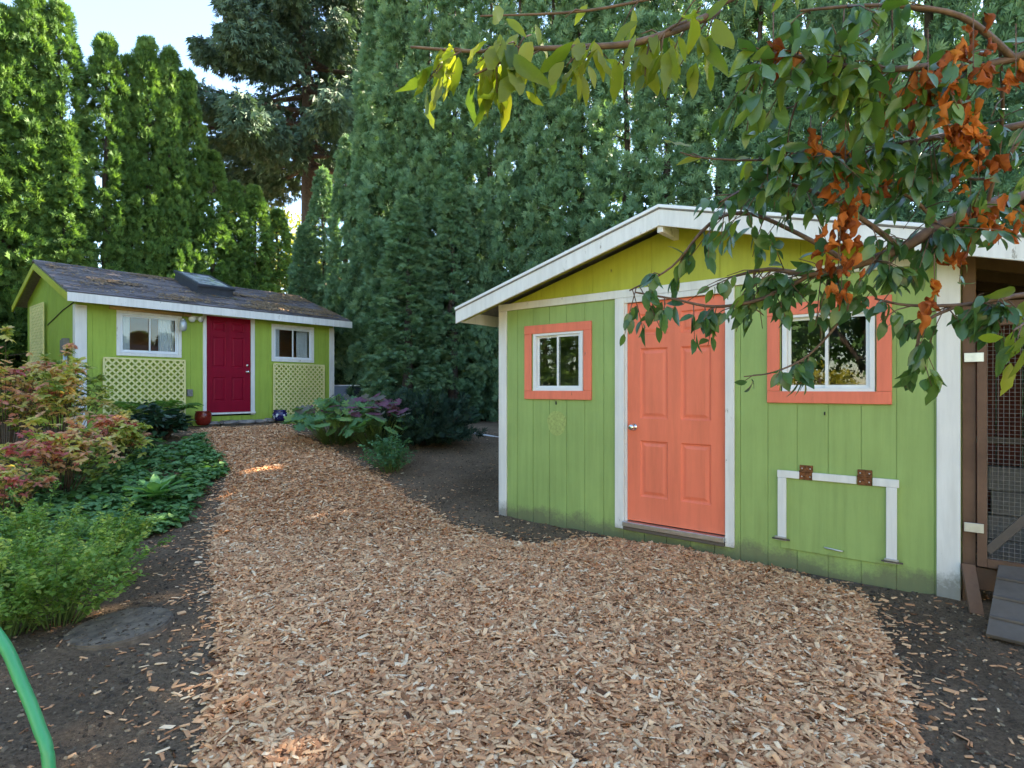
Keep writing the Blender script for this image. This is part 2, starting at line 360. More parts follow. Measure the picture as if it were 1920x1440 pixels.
edgeR = [(1800, 1640), (1737, 1450), (1715, 1360), (1682, 1240), (1650, 1180), (1632, 1128), (1560, 1100), (1400, 1056), (1250, 1026), (1140, 1012), (1010, 1024), (930, 1012), (850, 985), (800, 952), (740, 916), (690, 881), (620, 845), (560, 815), (530, 797), (500, 801), (430, 806)]
PATH = np.array([gp(*p)[:2] for p in edgeL+edgeR])
def inside(x, y, P=PATH):
    x = np.asarray(x); y = np.asarray(y); r = np.zeros(x.shape, bool); j = len(P)-1
    for i in range(len(P)):
        xi, yi = P[i]; xj, yj = P[j]
        r ^= ((yi > y) != (yj > y)) & (x < (xj-xi)*(y-yi)/(yj-yi+1e-12)+xi); j = i
    return r
def edge_dist(x, y):
    d = np.full(np.shape(x), 1e9)
    for i in range(len(PATH)):
        a = PATH[i]; b = PATH[(i+1) % len(PATH)]; ab = b-a; L = ab@ab+1e-12
        t = np.clip(((x-a[0])*ab[0]+(y-a[1])*ab[1])/L, 0, 1)
        d = np.minimum(d, np.hypot(x-a[0]-t*ab[0], y-a[1]-t*ab[1]))
    return d
def pathz(x, y): return soilz(x, y)+.004+.030*sst(0, .22, edge_dist(x, y))+.008*wob(x, y, 5, 3)
path = grid_obj('path', np.arange(-6.3, 2.6, .05), np.arange(1.5, 13, .05), pathz, M['chipbed'], lambda x, y: inside(x+.05*wob(x, y, 9, 2), y+.05*wob(x, y, 8, 4)))
tag(path, 'winding garden path of fresh tan wood chips', 'path', kind='structure')

# wood chips
CV = np.array([(-.5,-.5,0),(.5,-.42,0),(.46,.5,0),(-.44,.46,0),(-.46,-.4,1),(.42,-.36,1),(.36,.4,.8),(-.4,.36,.9)], float)
CF = [(4,5,6,7),(0,1,5,4),(1,2,6,5),(2,3,7,6),(3,0,4,7)]
def chips(n, ylo, yhi, lmin, lmax, spill=0.0):
    xs = RNG.uniform(-6.3, 2.7, n); ys = RNG.uniform(ylo, yhi, n)
    ed = edge_dist(xs, ys); ins = inside(xs, ys)
    if spill: k = (~ins) & (RNG.random(n) < np.exp(-ed/spill))
    else: k = ins & (RNG.random(n) < .35+ed/.12)
    xs, ys, ed = xs[k], ys[k], ed[k]; m = len(xs)
    yaw = RNG.uniform(0, 2*np.pi, m); tilt = RNG.normal(0, .30 if not spill else .08, m)
    L = lmin+(lmax-lmin)*RNG.random(m)**1.8; Wd = L*RNG.uniform(.10, .46, m); Wd = np.clip(Wd, .004, .024); H = RNG.uniform(.002, .006, m)
    d = np.stack([np.cos(yaw)*np.cos(tilt), np.sin(yaw)*np.cos(tilt), np.sin(tilt)], -1)
    nn = norm(np.stack([RNG.normal(0, .3, m), RNG.normal(0, .3, m), np.ones(m)], -1))
    Rm = basis(d, nn); Rm = Rm[:, :, [1, 0, 2]]; Rm[:, :, 1] *= -1
    z = (pathz(xs, ys) if not spill else soilz(xs, ys)+.003)+(RNG.random(m)**1.5*.022 if not spill else .002)
    rnd = np.clip(RNG.normal(.55, .25, m), 0, 1)
    return Rm, np.stack([L, Wd, H], -1), np.stack([xs, ys, z], -1), rnd
near = chips(300000, 1.75, 5.2, .012, .085)
dist = np.hypot(near[2][:, 0], near[2][:, 1])
score = near[1][:, 0]*near[1][:, 1]/(dist**2)*(near[2][:, 1] > 2.15)
order = np.argsort(-score); big = order[:280]; rest = order[280:]
cmesh = []
for q in range(7):
    me = scatter_mesh('wood_chip', CV, CF, np.eye(3)[None], np.ones((1, 3)), np.zeros((1, 3)), np.array([.28+.09*q]), M['chip']); cmesh.append(me)
for q, i in enumerate(big):
    o = bpy.data.objects.new('wood_chip', cmesh[q % 7]); link(o, path)
    Mx = Matrix(near[0][i].tolist()) @ Matrix.Diagonal(near[1][i].tolist()); o.matrix_local = Matrix.Translation(near[2][i].tolist()) @ Mx.to_4x4()
scatter('loose_chips', CV, CF, near[0][rest], near[1][rest], near[2][rest], near[3][rest], M['chip'], path)
far = chips(230000, 5.2, 12.9, .025, .085)
scatter('far_chips', CV, CF[:3], *far[:1], far[1], far[2], far[3], M['chip'], path)
sp = chips(90000, 1.75, 12.5, .012, .065, .13)
scatter('spilled_chips', CV, CF, sp[0], sp[1], sp[2], sp[3], M['chip'], path)
# soil crumbs and litter
n = 90000; xs = RNG.uniform(-4.5, 4.6, n); ys = 1.6+RNG.random(n)**1.6*9; k = ~inside(xs, ys); xs, ys = xs[k], ys[k]; n = len(xs)
OV = np.array([(-.5,-.4,-.2),(.45,-.5,-.2),(.5,.4,-.2),(-.4,.5,-.2),(-.25,-.25,.4),(.3,-.2,.5),(.2,.28,.35),(-.3,.2,.45)])
s = .003+.018*RNG.random(n)**4
scatter('soil_crumbs', OV, CF, basis(rand_unit(n)*[1, 1, .3], rand_unit(n)*[.4, .4, 0]+[0, 0, 1]), np.stack([s*RNG.uniform(.7, 2.2, n), s, s*.8], -1), np.stack([xs, ys, soilz(xs, ys)+.002], -1), RNG.random(n), M['clod'], ground)
n = 5200; xs = RNG.uniform(-4.5, 4.4, n); ys = 1.6+RNG.random(n)**1.4*9; k = ~inside(xs, ys); xs, ys = xs[k], ys[k]; n = len(xs); az = RNG.uniform(0, 6.28, n)
scatter('soil_litter', CV, CF, basis(np.stack([np.cos(az), np.sin(az), RNG.normal(0, .12, n)], -1), np.array([0, 0, 1.])+RNG.normal(0, .15, (n, 3))), np.stack([RNG.uniform(.004, .014, n), RNG.uniform(.01, .045, n), np.full(n, .003)], -1), np.stack([xs, ys, soilz(xs, ys)+.004], -1), np.clip(RNG.normal(.33, .22, n), 0, 1), M['chip'], ground)
# ------------------------------------------------------------------ building helpers (local frame: x along wall, y into building, z up)
def plank_wall(parent, grooves, ztop, openings, mat, zbot=0.0, th=.014, y0=0.0, gap=.005, name='plank', flip=None, side=False):
    """one grooved siding board per interval; openings = (x0,x1,z0,z1); ztop(x) roof line"""
    for a, b in zip(grooves[:-1], grooves[1:]):
        a2, b2 = a+gap/2, b-gap/2
        cuts = sorted({a2, b2} | {v for o in openings for v in o[:2] if a2 < v < b2} | ({flip} if flip and a2 < flip < b2 else set()))
        bms = {}; full = False; pend = []
        for c0, c1 in zip(cuts[:-1], cuts[1:]):
            if c1-c0 < .004: continue
            mid = (c0+c1)/2; blk = sorted((o[2], o[3]) for o in openings if o[0] < mid < o[1]); z = zbot; segs = []
            for z0, z1 in blk:
                if z0 > z+.01: segs.append((z, z0))
                z = max(z, z1)
            if z < ztop(mid)-.01: segs.append((z, None))
            for s0, s1 in segs:
                if s0 == zbot and s1 is None: full = True
                pend.append((c0, c1, s0, s1))
        for c0, c1, s0, s1 in pend:
            bm = bms.setdefault(0 if full or s0 == zbot else 1, None) or bmesh.new(); bms[0 if full or s0 == zbot else 1] = bm
            t0, t1 = (s1, s1) if s1 is not None else (max(ztop(c0), s0+.004), max(ztop(c1), s0+.004))
            P = [(c0, s0), (c1, s0), (c1, t1), (c0, t0)]
            f = [bm.verts.new((y0, p[0], p[1]) if side else (p[0], y0, p[1])) for p in P]
            k = [bm.verts.new((y0+th, p[0], p[1]) if side else (p[0], y0+th, p[1])) for p in P]
            bm.faces.new(f); bm.faces.new(k[::-1])
            for i in range(4): bm.faces.new((f[i], k[i], k[(i+1) % 4], f[(i+1) % 4]))
        for bm in bms.values():
            bmesh.ops.remove_doubles(bm, verts=bm.verts[:], dist=.0005); bm_obj(name, bm, mat, parent, 0)
def slider_window(parent, x0, x1, z0, z1, fm, fw=.035, y=-.012, open_left=0.0):
    """white sliding window: frame mesh with mullion, two sashes and panes as sub-parts"""
    bm = bmesh.new()
    bbox_to(bm, x0, x1, y, .06, z1-fw, z1); bbox_to(bm, x0, x1, y, .06, z0, z0+fw)
    bbox_to(bm, x0, x0+fw, y, .06, z0+fw, z1-fw); bbox_to(bm, x1-fw, x1, y, .06, z0+fw, z1-fw)
    w = bm_obj('window', bm, fm, parent, .003)
    xm = (x0+x1)/2; sw = .022
    for q, (a, b, yy) in enumerate(((x0+fw, xm+.012, .024), (xm-.012, x1-fw, .004))):
        bm = bmesh.new()
        bbox_to(bm, a, b, yy, yy+.018, z1-fw-sw, z1-fw); bbox_to(bm, a, b, yy, yy+.018, z0+fw, z0+fw+sw)
        bbox_to(bm, a, a+sw, yy, yy+.018, z0+fw+sw, z1-fw-sw); bbox_to(bm, b-sw, b, yy, yy+.018, z0+fw+sw, z1-fw-sw)
        bm_obj('sash', bm, fm, w, .002)
        box('pane', a+sw-.004, b-sw+.004, yy+.006, yy+.010, z0+fw+sw-.004, z1-fw-sw+.004, M['glass'], w, 0)
    return w
def trim_frame(parent, x0, x1, z0, z1, tw, mat, th=.022, y=0.0, bot=True):
    box('trim_board', x0, x1, y-th, y+.002, z1-tw, z1, mat, parent)
    if bot: box('trim_board', x0, x1, y-th, y+.002, z0, z0+tw, mat, parent)
    zz = z0+tw+.001 if bot else z0
    box('trim_board', x0, x0+tw, y-th+.002, y+.002, zz, z1-tw-.001, mat, parent)
    box('trim_board', x1-tw, x1, y-th+.002, y+.002, zz, z1-tw-.001, mat, parent)
def panel_door(parent, x0, x1, z0, z1, mat, y=.01, knob='left', lock=False):
    w = x1-x0; h = z1-z0; st = .125*w/.9; ms = .12*w/.9
    cols = [(x0+st, x0+w/2-ms/2), (x0+w/2+ms/2, x1-st)]
    rows = [(z0+.115*h, z0+.37*h), (z0+.47*h, z0+.79*h), (z0+.85*h, z0+.945*h)]
    bm = bmesh.new(); bbox_to(bm, x0, x1, y+.014, y+.045, z0, z1)
    zs = [z0]+[v for r in rows for v in r]+[z1]
    for i in range(0, 8, 2): bbox_to(bm, x0, x1, y, y+.014, zs[i], zs[i+1])
    for r in rows:
        for a, b in ((x0, cols[0][0]), (cols[0][1], cols[1][0]), (cols[1][1], x1)): bbox_to(bm, a, b, y, y+.014, r[0], r[1])
    d = bm_obj('door', bm, mat, parent, 0)
    for r in rows:
        for c in cols:
            V = []; e = .002
            for ins, yy in ((0, y+.0), (.012, y+.011), (.024, y+.012), (.05, y+.003)):
                V += [(c[0]+ins, yy+e, r[0]+ins), (c[1]-ins, yy+e, r[0]+ins), (c[1]-ins, yy+e, r[1]-ins), (c[0]+ins, yy+e, r[1]-ins)]
            F = [(12, 13, 14, 15)]
            for k in range(3):
                for i in range(4): F.append((k*4+i, k*4+(i+1) % 4, k*4+4+(i+1) % 4, k*4+4+i))
            mesh_obj('panel', V, F, mat, d)
    kx = x0+.065 if knob == 'left' else x1-.065; kz = z0+.43*h
    def knobm(nm, kz, ball):
        prof = [(.032, 0), (.032, .008), (.012, .010), (.012, .035), (.024, .042), (.029, .055), (.024, .068), (.008, .072)] if ball else [(.03, 0), (.03, .01), (.022, .016), (.02, .02), (.004, .021)]
        o = lathe(nm, prof, M['steel'], d, 20); o.location = (kx, y, kz); o.rotation_euler = (R(90), 0, 0)
    knobm('knob', kz, True)
    if lock: knobm('deadbolt', kz+.14, False)
    return d

# ------------------------------------------------------------------ near shed
SHED_ROT = math.atan2(-.6325, .7748)
shed = empty('garden_shed', (-.116, 6.236, 0), SHED_ROT)
tag(shed, 'lime green shed with coral door, two coral framed windows and low hatch', 'shed')
WL = 3.944; APX = 2.0; SL = .272; RT = 2.905
def roof_top(x): return RT-SL*abs(x-APX)
def under(x): return roof_top(x)-.085
openings = [(.44, 1.05, 1.365, 1.978), (1.505, 2.425, .165, 2.19), (2.85, 3.475, 1.365, 1.978)]
gr = [0.012+.211*k for k in range(-0, 20)]; gr = [v for v in gr if v < WL-.02]; gr = [0.0]+gr[1:]+[WL]
plank_wall(shed, gr, lambda x: 2.235, openings, M['green'], zbot=.0)
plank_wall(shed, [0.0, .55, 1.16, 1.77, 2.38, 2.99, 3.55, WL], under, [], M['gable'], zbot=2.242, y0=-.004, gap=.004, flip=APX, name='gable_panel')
# side/back shells and floor (dark inside)
DEP = 3.0
for nm, a in (('side_wall', (-.004, .02, .02, DEP)), ('side_wall', (WL-.02, WL+.004, .02, DEP))):
    x0, x1, y0, y1 = a; box(nm, x0, x1, y0, y1, -.03, under(x0)-.01, M['green'], shed, 0)
box('back_wall', .02, WL-.02, DEP-.02, DEP, -.03, 2.3, M['dark'], shed, 0)
box('floor', .02, WL-.02, .02, DEP-.02, -.03, .14, M['dark'], shed, 0)
box('sill_beam', .0, WL, .004, .06, -.10, .012, M['greywood'], shed, .004)
for a, b in ((.02, .44), (1.05, 1.50), (2.43, 2.85), (3.475, WL-.02)): box('sheathing', a, b, .006, .03, .0, 2.25, M['green'], shed, 0)
box('sheathing', .441, 1.049, .006, .03, .0, 1.36, M['green'], shed, 0); box('sheathing', 2.851, 3.474, .006, .03, .0, 1.36, M['green'], shed, 0)
for a, b in ((.44, 1.05), (1.50, 2.43), (2.85, 3.475)): box('sheathing', a+.001, b-.001, .006, .03, 1.985 if a != 1.50 else 2.19, 2.25, M['green'], shed, 0)
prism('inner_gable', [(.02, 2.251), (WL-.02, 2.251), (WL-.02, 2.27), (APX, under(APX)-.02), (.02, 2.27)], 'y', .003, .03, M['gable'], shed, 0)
# roof: two slopes with depth
REND = 5.35
def slab(name, xa, xb, ya, yb, th, mat, parent, dz=0):
    za, zb = roof_top(xa)+dz, roof_top(xb)+dz
    return prism(name, [(xa, za-th), (xb, zb-th), (xb, zb), (xa, za)], 'y', ya, yb, mat, parent, .002)
M['roofing'] = plain('grey_roll_roofing', (.22, .21, .2), .9, 0, .25, 20, .3)
roofL = slab('roof', -.36, APX-.001, -.36, DEP+.3, .03, M['roofing'], shed, .004)
roofR = slab('roof', APX+.001, REND, -.36, DEP+.3, .03, M['roofing'], shed, .004)
def fascia(xa, xb):
    slab('barge_board', xa, xb, -.352, -.330, .135, M['white'], shed, -.028)
    slab('drip_edge', xa, xb, -.368, -.345, .026, M['vinyl'], shed, .010)
fascia(-.355, APX-.0005); fascia(APX+.0005, REND)
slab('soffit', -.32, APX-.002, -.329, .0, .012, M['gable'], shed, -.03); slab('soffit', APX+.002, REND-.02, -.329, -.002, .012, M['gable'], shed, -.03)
box('eave_board', -.352, -.33, -.328, DEP+.28, roof_top(-.34)-.15, roof_top(-.34)-.03, M['white'], shed)
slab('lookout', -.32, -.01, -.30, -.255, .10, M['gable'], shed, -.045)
for yy in (.4, 1.0, 1.6, 2.2): slab('rafter_tail', -.325, -.02, yy, yy+.04, .10, M['soffit'], shed, -.045)
bar('ridge_block', (APX, -.33, RT-.17), (APX, .0, RT-.17), .05, .09, M['white'], shed)
# white trim
box('corner_board', -.022, .085, -.022, .0, .01, 2.236, M['whitemud'], shed)
box('corner_board', -.026, -.005, -.0005, .10, .01, 2.2, M['whitemud'], shed)
box('corner_board', 3.822, WL+.004, -.024, .0, -.02, 2.236, M['whitemud'], shed)
box('frieze_board', -.022, WL, -.025, -.002, 2.2365, 2.31, M['white'], shed)
# door
for a, b in ((1.408, 1.503), (2.427, 2.50)): box('door_casing', a, b, -.024, .0, .10, 2.2355, M['whitemud'], shed)
box('door_casing', 1.504, 2.426, -.022, .0, 2.185, 2.2355, M['white'], shed)
box('door_jamb', 1.504, 1.522, -.004, .05, .16, 2.185, M['whitemud'], shed, .001)
dr = panel_door(shed, 1.523, 2.423, .185, 2.183, M['coraldoor'], .014)
box('threshold', 1.504, 2.426, -.06, .05, .135, .178, M['alu'], shed)
box('threshold', 1.504, 2.426, -.045, .02, .10, .134, M['greywood'], shed)
# windows
for a, b in ((.332, 1.148), (2.752, 3.572)):
    w = slider_window(shed, a+.108, b-.10, 1.368, 1.975, M['vinyl'])
    trim_frame(w, a, b, 1.287, 2.053, .088 if a < 1 else .09, M['coral'])
# small marks: screw hole, pale round patch
M['patch'] = plain('bare_round_patch', (.33, .40, .12), .8, 0, .25, 40, .1)
V = [(0.735+.115*math.cos(a)*(1+.06*math.sin(5*a)), -.0035, 1.05+.125*math.sin(a)*(1+.05*math.sin(3*a))) for a in [i*math.pi/14 for i in range(28)]]
mesh_obj('faded_patch', V, [tuple(range(28))], M['patch'], shed)
box('hook', .725, .735, -.012, .0, 1.235, 1.268, M['dark'], shed, .001); box('hook', 3.15, 3.158, -.012, .0, 1.20, 1.225, M['dark'], shed, .001)
# hatch (chicken door)
hx0, hx1, hz0, hz1 = 2.83, 3.615, .165, .772
hatch = box('hatch', hx0+.02, hx1-.02, -.014, -.0015, hz0, hz1-.02, M['green'], shed, .002)
for a, b in ((hx0, 2.985), (3.075, 3.36), (3.46, hx1)): box('hatch_trim', a, b, -.034, -.0145, hz1-.06, hz1-.005, M['white'], hatch)
box('hatch_trim', hx0+.004, hx0+.064, -.036, -.0145, .245, hz1-.061, M['white'], hatch)
lg = box('hatch_trim', hx1-.075, hx1-.012, -.036, -.0145, .215, hz1-.061, M['white'], hatch)
for x in (3.03, 3.41):
    h = box('hinge', x-.045, x+.045, -.022, -.0142, hz1-.065, hz1-.005, M['rust'], hatch, .002)
    box('hinge', x-.045, x+.045, -.012, .0, hz1+.0, hz1+.045, M['rust'], shed, .002)
    tube('hinge_pin', [(x-.046, -.02, hz1-.002), (x+.046, -.02, hz1-.002)], .007, M['rust'], hatch)
    for dx in (-.028, .028):
        for dz in (.02, -.04): lathe('screw', [(.006, 0), (.005, .004), (.001, .005)], M['alu'], hatch, 8).matrix_local = Matrix.Translation((x+dx, -.0225 if dz < 0 else -.0125, hz1+dz)) @ Matrix.Rotation(R(90), 4, 'X')
tube('bolt', [(3.155, -.022, .222), (3.16, -.030, .222), (3.27, -.030, .214), (3.275, -.022, .214)], .006, M['alu'], hatch)
for x, z in ((hx0+.02, .24), (hx1-.05, .20)):
    box('latch', x-.035, x+.05, -.045, -.0365, z-.012, z+.018, M['alu'], hatch, .002); tube('latch_pin', [(x-.05, -.05, z), (x+.075, -.05, z)], .006, M['greywood'], hatch)
# ------------------------------------------------------------------ chicken run attached to the shed's side
RUN0 = WL+.012
run = empty('chicken_run', (-.116, 6.236, 0), SHED_ROT)
tag(run, 'dark chicken run of brown timber and wire mesh beside the white corner board', 'chicken run')
for x in (RUN0, 5.15): box('post', x, x+.07, .01, .10, -.03, roof_top(x+.07)-.04, M['wood'], run)
box('beam', RUN0+.071, 5.149, .012, .06, 1.865, 1.955, M['wood'], run)
box('beam', RUN0+.071, 5.149, .012, .06, .10, .24, M['wood'], run)
for yy in (.35, .9, 1.5, 2.1, 2.7): slab('rafter', RUN0, REND-.03, yy, yy+.045, .09, M['wood'], run, -.034)
gate = None
gx0, gx1, gz0, gz1 = RUN0+.075, 4.95, .255, 1.855
bm = bmesh.new()
for a in ((gx0, gx0+.05, gz0, gz1), (gx1-.05, gx1, gz0, gz1)): bbox_to(bm, a[0], a[1], -.02, .011, a[2], a[3])
for a in ((gz0, gz0+.055), (gz1-.055, gz1)): bbox_to(bm, gx0+.0505, gx1-.0505, -.02, .011, a[0], a[1])
gate = bm_obj('gate', bm, M['wood'], run, .002)
bar('brace', (gx0+.05, .0, gz0+.10), (gx1-.05, .0, gz1-.45), .05, .02, M['greywood'], gate, up=(0, 1, 0))
for z in (.50, 1.60): box('gate_hinge', RUN0+.01, RUN0+.11, -.026, -.0205, z-.03, z+.03, M['alu'], gate, .002)
V, F = [], []
x = gx0+.05
while x < gx1-.04: tube_into(V, F, [(x, -.004, gz0+.05), (x+.003, -.004, gz1-.05)], [.0013]*2, 4); x += .0265
z = gz0+.06
while z < gz1-.05: tube_into(V, F, [(gx0+.045, -.0055, z), (gx1-.045, -.0055, z)], [.0013]*2, 4); z += .0265
tag(mesh_obj('wire_mesh', V, F, M['wire'], gate), kind='stuff')
for k in range(7): box('back_board', RUN0+.03+k*.19, RUN0+.03+k*.19+.182, 2.4, 2.42, -.02, 2.0, M['redwood'], run, .002)
for k in range(14): box('side_board', 5.2, 5.22, .12+k*.165, .12+k*.165+.155, -.02, 1.85, M['redwood'], run, .002)
for i, (x, y, z) in enumerate(((4.10, 1.3, -.02), (4.10, 1.3, .175), (4.12, 1.32, .37), (4.10, 1.3, .565), (4.55, 1.5, -.02))):
    o = box('concrete_block', 0, .39, 0, .19, 0, .19, M['block'], None, .006)
    o.matrix_world = Matrix.Translation((-.116, 6.236, 0)) @ Matrix.Rotation(SHED_ROT, 4, 'Z') @ Matrix.Translation((x, y, z+.004))
    tag(o, ['bottom concrete block of the stack behind the wire gate', 'second concrete block up the stack behind the wire gate', 'third concrete block up the stack behind the wire gate', 'topmost concrete block of the stack behind the wire gate', 'lone concrete block on the floor of the chicken run'][i], 'block', 'concrete blocks in the run')
bar('roost_pole', (RUN0+.0, 1.0, 1.0), (5.19, 1.0, 1.0), .05, .05, M['greywood'], run)
def sworld(x, y, z): return Matrix.Translation((-.116, 6.236, 0)) @ Matrix.Rotation(SHED_ROT, 4, 'Z') @ Vector((x, y, z))
ramp_ = empty('ramp', sworld(4.24, -.3, 0)); tag(ramp_, 'weathered grey plank ramp with cross cleats below the wire gate', 'ramp')
def in_parent(o, p): o.parent = p; o.matrix_parent_inverse = Matrix.Translation(p.location).inverted()
o = bar('plank', sworld(4.22, .0, .285), sworld(4.15, -.62, .02), .16, .022, M['greywood']); in_parent(o, ramp_)
for k in range(3):
    f = .25+k*.27; c = Vector((4.22-.07*f, -.62*f, .285-.265*f+.016)); o = bar('cleat', sworld(c.x-.078, c.y+.01, c.z), sworld(c.x+.078, c.y-.01, c.z), .03, .014, M['greywood']); in_parent(o, ramp_)
o = bar('prop_board', sworld(3.985, -.035, .26), sworld(4.03, -.20, .0), .075, .02, M['wood'], None, up=(.3, 1, .3)); tag(o, 'short brown board leaning beside the white corner board', 'board')
# ------------------------------------------------------------------ far cottage
COT_ROT = math.atan2(.7748, .6325); CZ = .62
cot = empty('garden_cottage', (-7.65, 10.01, CZ), COT_ROT)
tag(cot, 'lime green cottage with crimson door, shingled roof and cream lattice panels', 'cottage')
CL = 5.15; CD = 3.6; EY = -.35; RY = 2.05; BY = 3.95; EZ = 2.42; RZ = 3.27; BZ = 2.60
def rz_(y): return EZ+(RZ-EZ)*(y-EY)/(RY-EY) if y < RY else RZ+(BZ-RZ)*(y-RY)/(BY-RY)
ops = [(.655, 1.655, 1.44, 2.17), (2.13, 3.16, .2, 2.30), (3.62, 4.575, 1.44, 2.17)]
grv = [0]+[.03+.205*k for k in range(1, 25)]; grv = [v for v in grv if v < CL-.03]+[CL]
plank_wall(cot, grv, lambda x: 2.40, ops, M['lime'], zbot=-.12)
plank_wall(cot, [0.016+.255*k for k in range(14)]+[CD], lambda y: rz_(y)-.09, [], M['lime'], zbot=-.12, y0=0.0, flip=RY, side=True)
box('side_wall', CL-.02, CL, .02, CD, -.12, 2.55, M['lime'], cot, 0); box('back_wall', .02, CL-.02, CD-.02, CD, -.12, 2.6, M['lime'], cot, 0)
box('floor', .02, CL-.02, .02, CD-.02, -.12, .18, M['wood'], cot, 0)
box('partition_wall', .03, CL-.03, 1.5, 1.52, .18, 2.5, M['orangewall'], cot, 0)
for a, b in ((.0, .655), (1.655, 2.13), (3.16, 3.62), (4.575, CL)): box('inner_wall', max(a, .03), min(b, CL-.03), .006, .03, -.05, 2.40, M['lime'], cot, 0)
for a, b in ((.655, 1.655), (3.62, 4.575)): box('inner_wall', a+.001, b-.001, .006, .03, -.05, 1.435, M['lime'], cot, 0)
pic = box('picture', 4.0, 4.35, 1.47, 1.499, 1.45, 1.95, M['dark'], cot)
# roof
roof = prism('roof', [(EY, EZ-.05), (RY, RZ-.05), (RY, RZ), (EY, EZ)], 'x', -.18, 5.42, M['roofing'], cot, 0)
prism('roof', [(RY+.001, RZ-.05), (BY, BZ-.05), (BY, BZ), (RY+.001, RZ)], 'x', -.18, 5.42, M['roofing'], cot, 0)
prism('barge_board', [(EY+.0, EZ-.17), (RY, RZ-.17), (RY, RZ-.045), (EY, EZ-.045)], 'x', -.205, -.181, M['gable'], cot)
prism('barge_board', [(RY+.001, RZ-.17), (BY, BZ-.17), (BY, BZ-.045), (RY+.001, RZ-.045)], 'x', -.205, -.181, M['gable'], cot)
prism('soffit', [(EY+.03, EZ-.07), (RY, RZ-.07), (RY, RZ-.055), (EY+.03, EZ-.055)], 'x', -.18, -.001, M['lime'], cot, 0)
box('fascia', -.21, 5.44, EY-.03, EY-.002, EZ-.165, EZ-.012, M['white'], cot)
box('soffit', -.17, 5.40, EY+.0, -.004, EZ-.10, EZ-.085, M['lime'], cot, 0)
sl_ = math.hypot(RY-EY, RZ-EZ); ang = math.atan2(RZ-EZ, RY-EY)
bm = bmesh.new(); bbox_to(bm, 0, .343, 0, .20, 0, .009); bmesh.ops.bevel(bm, geom=bm.edges[:], offset=.003, segments=1, affect='EDGES')
shm = bpy.data.meshes.new('shingle'); bm.to_mesh(shm); bm.free(); shm.materials.append(M['shingle'])
nc = 17; ex = (sl_+.02)/nc
for c in range(nc):
    off = (c % 2)*.175+random.uniform(-.03, .03); q = 0; x = -.20-off
    while x < 5.40:
        xa = max(x, -.215); xb = min(x+.35, 5.44)
        if xb-xa > .05:
            o = bpy.data.objects.new('shingle', shm); link(o, roof)
            v = c*ex-.03
            o.matrix_local = Matrix.Translation((xa, EY+v*math.cos(ang), EZ+v*math.sin(ang)+.010+random.uniform(0, .004))) @ Matrix.Rotation(ang-.045+random.uniform(-.008, .008), 4, 'X') @ Matrix.Rotation(random.uniform(-.01, .01), 4, 'Z') @ Matrix.Diagonal(((xb-xa-.007)/.343, 1, 1, 1))
        x += .35
for k in range(19):
    prism('ridge_cap', [(RY-.13, RZ-.025), (RY, RZ+.022), (RY+.13, RZ-.025), (RY+.13, RZ-.015), (RY, RZ+.034), (RY-.13, RZ-.015)], 'x', -.2+k*.297, -.2+k*.297+.285, M['shingle'], roof, 0)
# fallen needles in drifts on the roof
n = 30000; xs = RNG.uniform(-.1, 5.35, n); vv = RNG.uniform(0.02, sl_-.05, n)
dens = np.clip(wob(xs, vv*2, 1.3, 4)*1.3+.12+(xs-2.8)*.18, .05, 1)*np.clip(1.15-vv/sl_*.5, 0, 1)
k = RNG.random(n) < dens; xs, vv = xs[k], vv[k]; n = len(xs)
NV = np.array([(-.5, 0, 0), (0, -.5, .3), (.5, 0, 0), (0, .5, .3)]); NF = [(0, 1, 2, 3)]
yaw = RNG.uniform(0, 6.28, n); nv = np.array([0, -math.sin(ang), math.cos(ang)])
dd = np.stack([np.cos(yaw), np.sin(yaw)*math.cos(ang), np.sin(yaw)*math.sin(ang)], -1)
scatter('fallen_needles', NV, NF, basis(dd, nv+RNG.normal(0, .25, (n, 3))), np.stack([RNG.uniform(.015, .035, n), RNG.uniform(.04, .10, n), np.full(n, .02)], -1),
        np.stack([xs, EY+vv*math.cos(ang), EZ+vv*math.sin(ang)+.045], -1), RNG.random(n), M['needle'], roof)
# skylight
def onroof(x, v, h): return Vector((x, EY+v*math.cos(ang)-h*math.sin(ang), EZ+v*math.sin(ang)+h*math.cos(ang)))
def roofbox(name, x0, x1, v0, v1, h0, h1, mat, parent, bev=.004):
    bm = bmesh.new(); bbox_to(bm, x0, x1, v0, v1, h0, h1)
    for v in bm.verts: v.co = onroof(*v.co)
    return bm_obj(name, bm, mat, parent, bev)
skl = roofbox('skylight', 2.26, 3.0, 1.06, 1.09, 0, .19, M['skymetal'], cot)
roofbox('curb', 2.26, 3.0, 2.33, 2.36, 0, .19, M['skymetal'], skl); roofbox('curb', 2.26, 2.29, 1.091, 2.329, 0, .19, M['skymetal'], skl); roofbox('curb', 2.97, 3.0, 1.091, 2.329, 0, .19, M['skymetal'], skl)
for a in ((2.23, 3.03, 1.03, 1.10), (2.23, 3.03, 2.32, 2.39), (2.23, 2.30, 1.101, 2.319), (2.96, 3.03, 1.101, 2.319)): roofbox('sash', *a, .191, .25, M['skymetal'], skl, .008)
roofbox('pane', 2.29, 2.97, 1.09, 2.33, .232, .24, M['skyglass'], skl, 0)
roofbox('flashing', 2.18, 3.08, .93, 1.059, .028, .034, M['alu'], skl, 0)
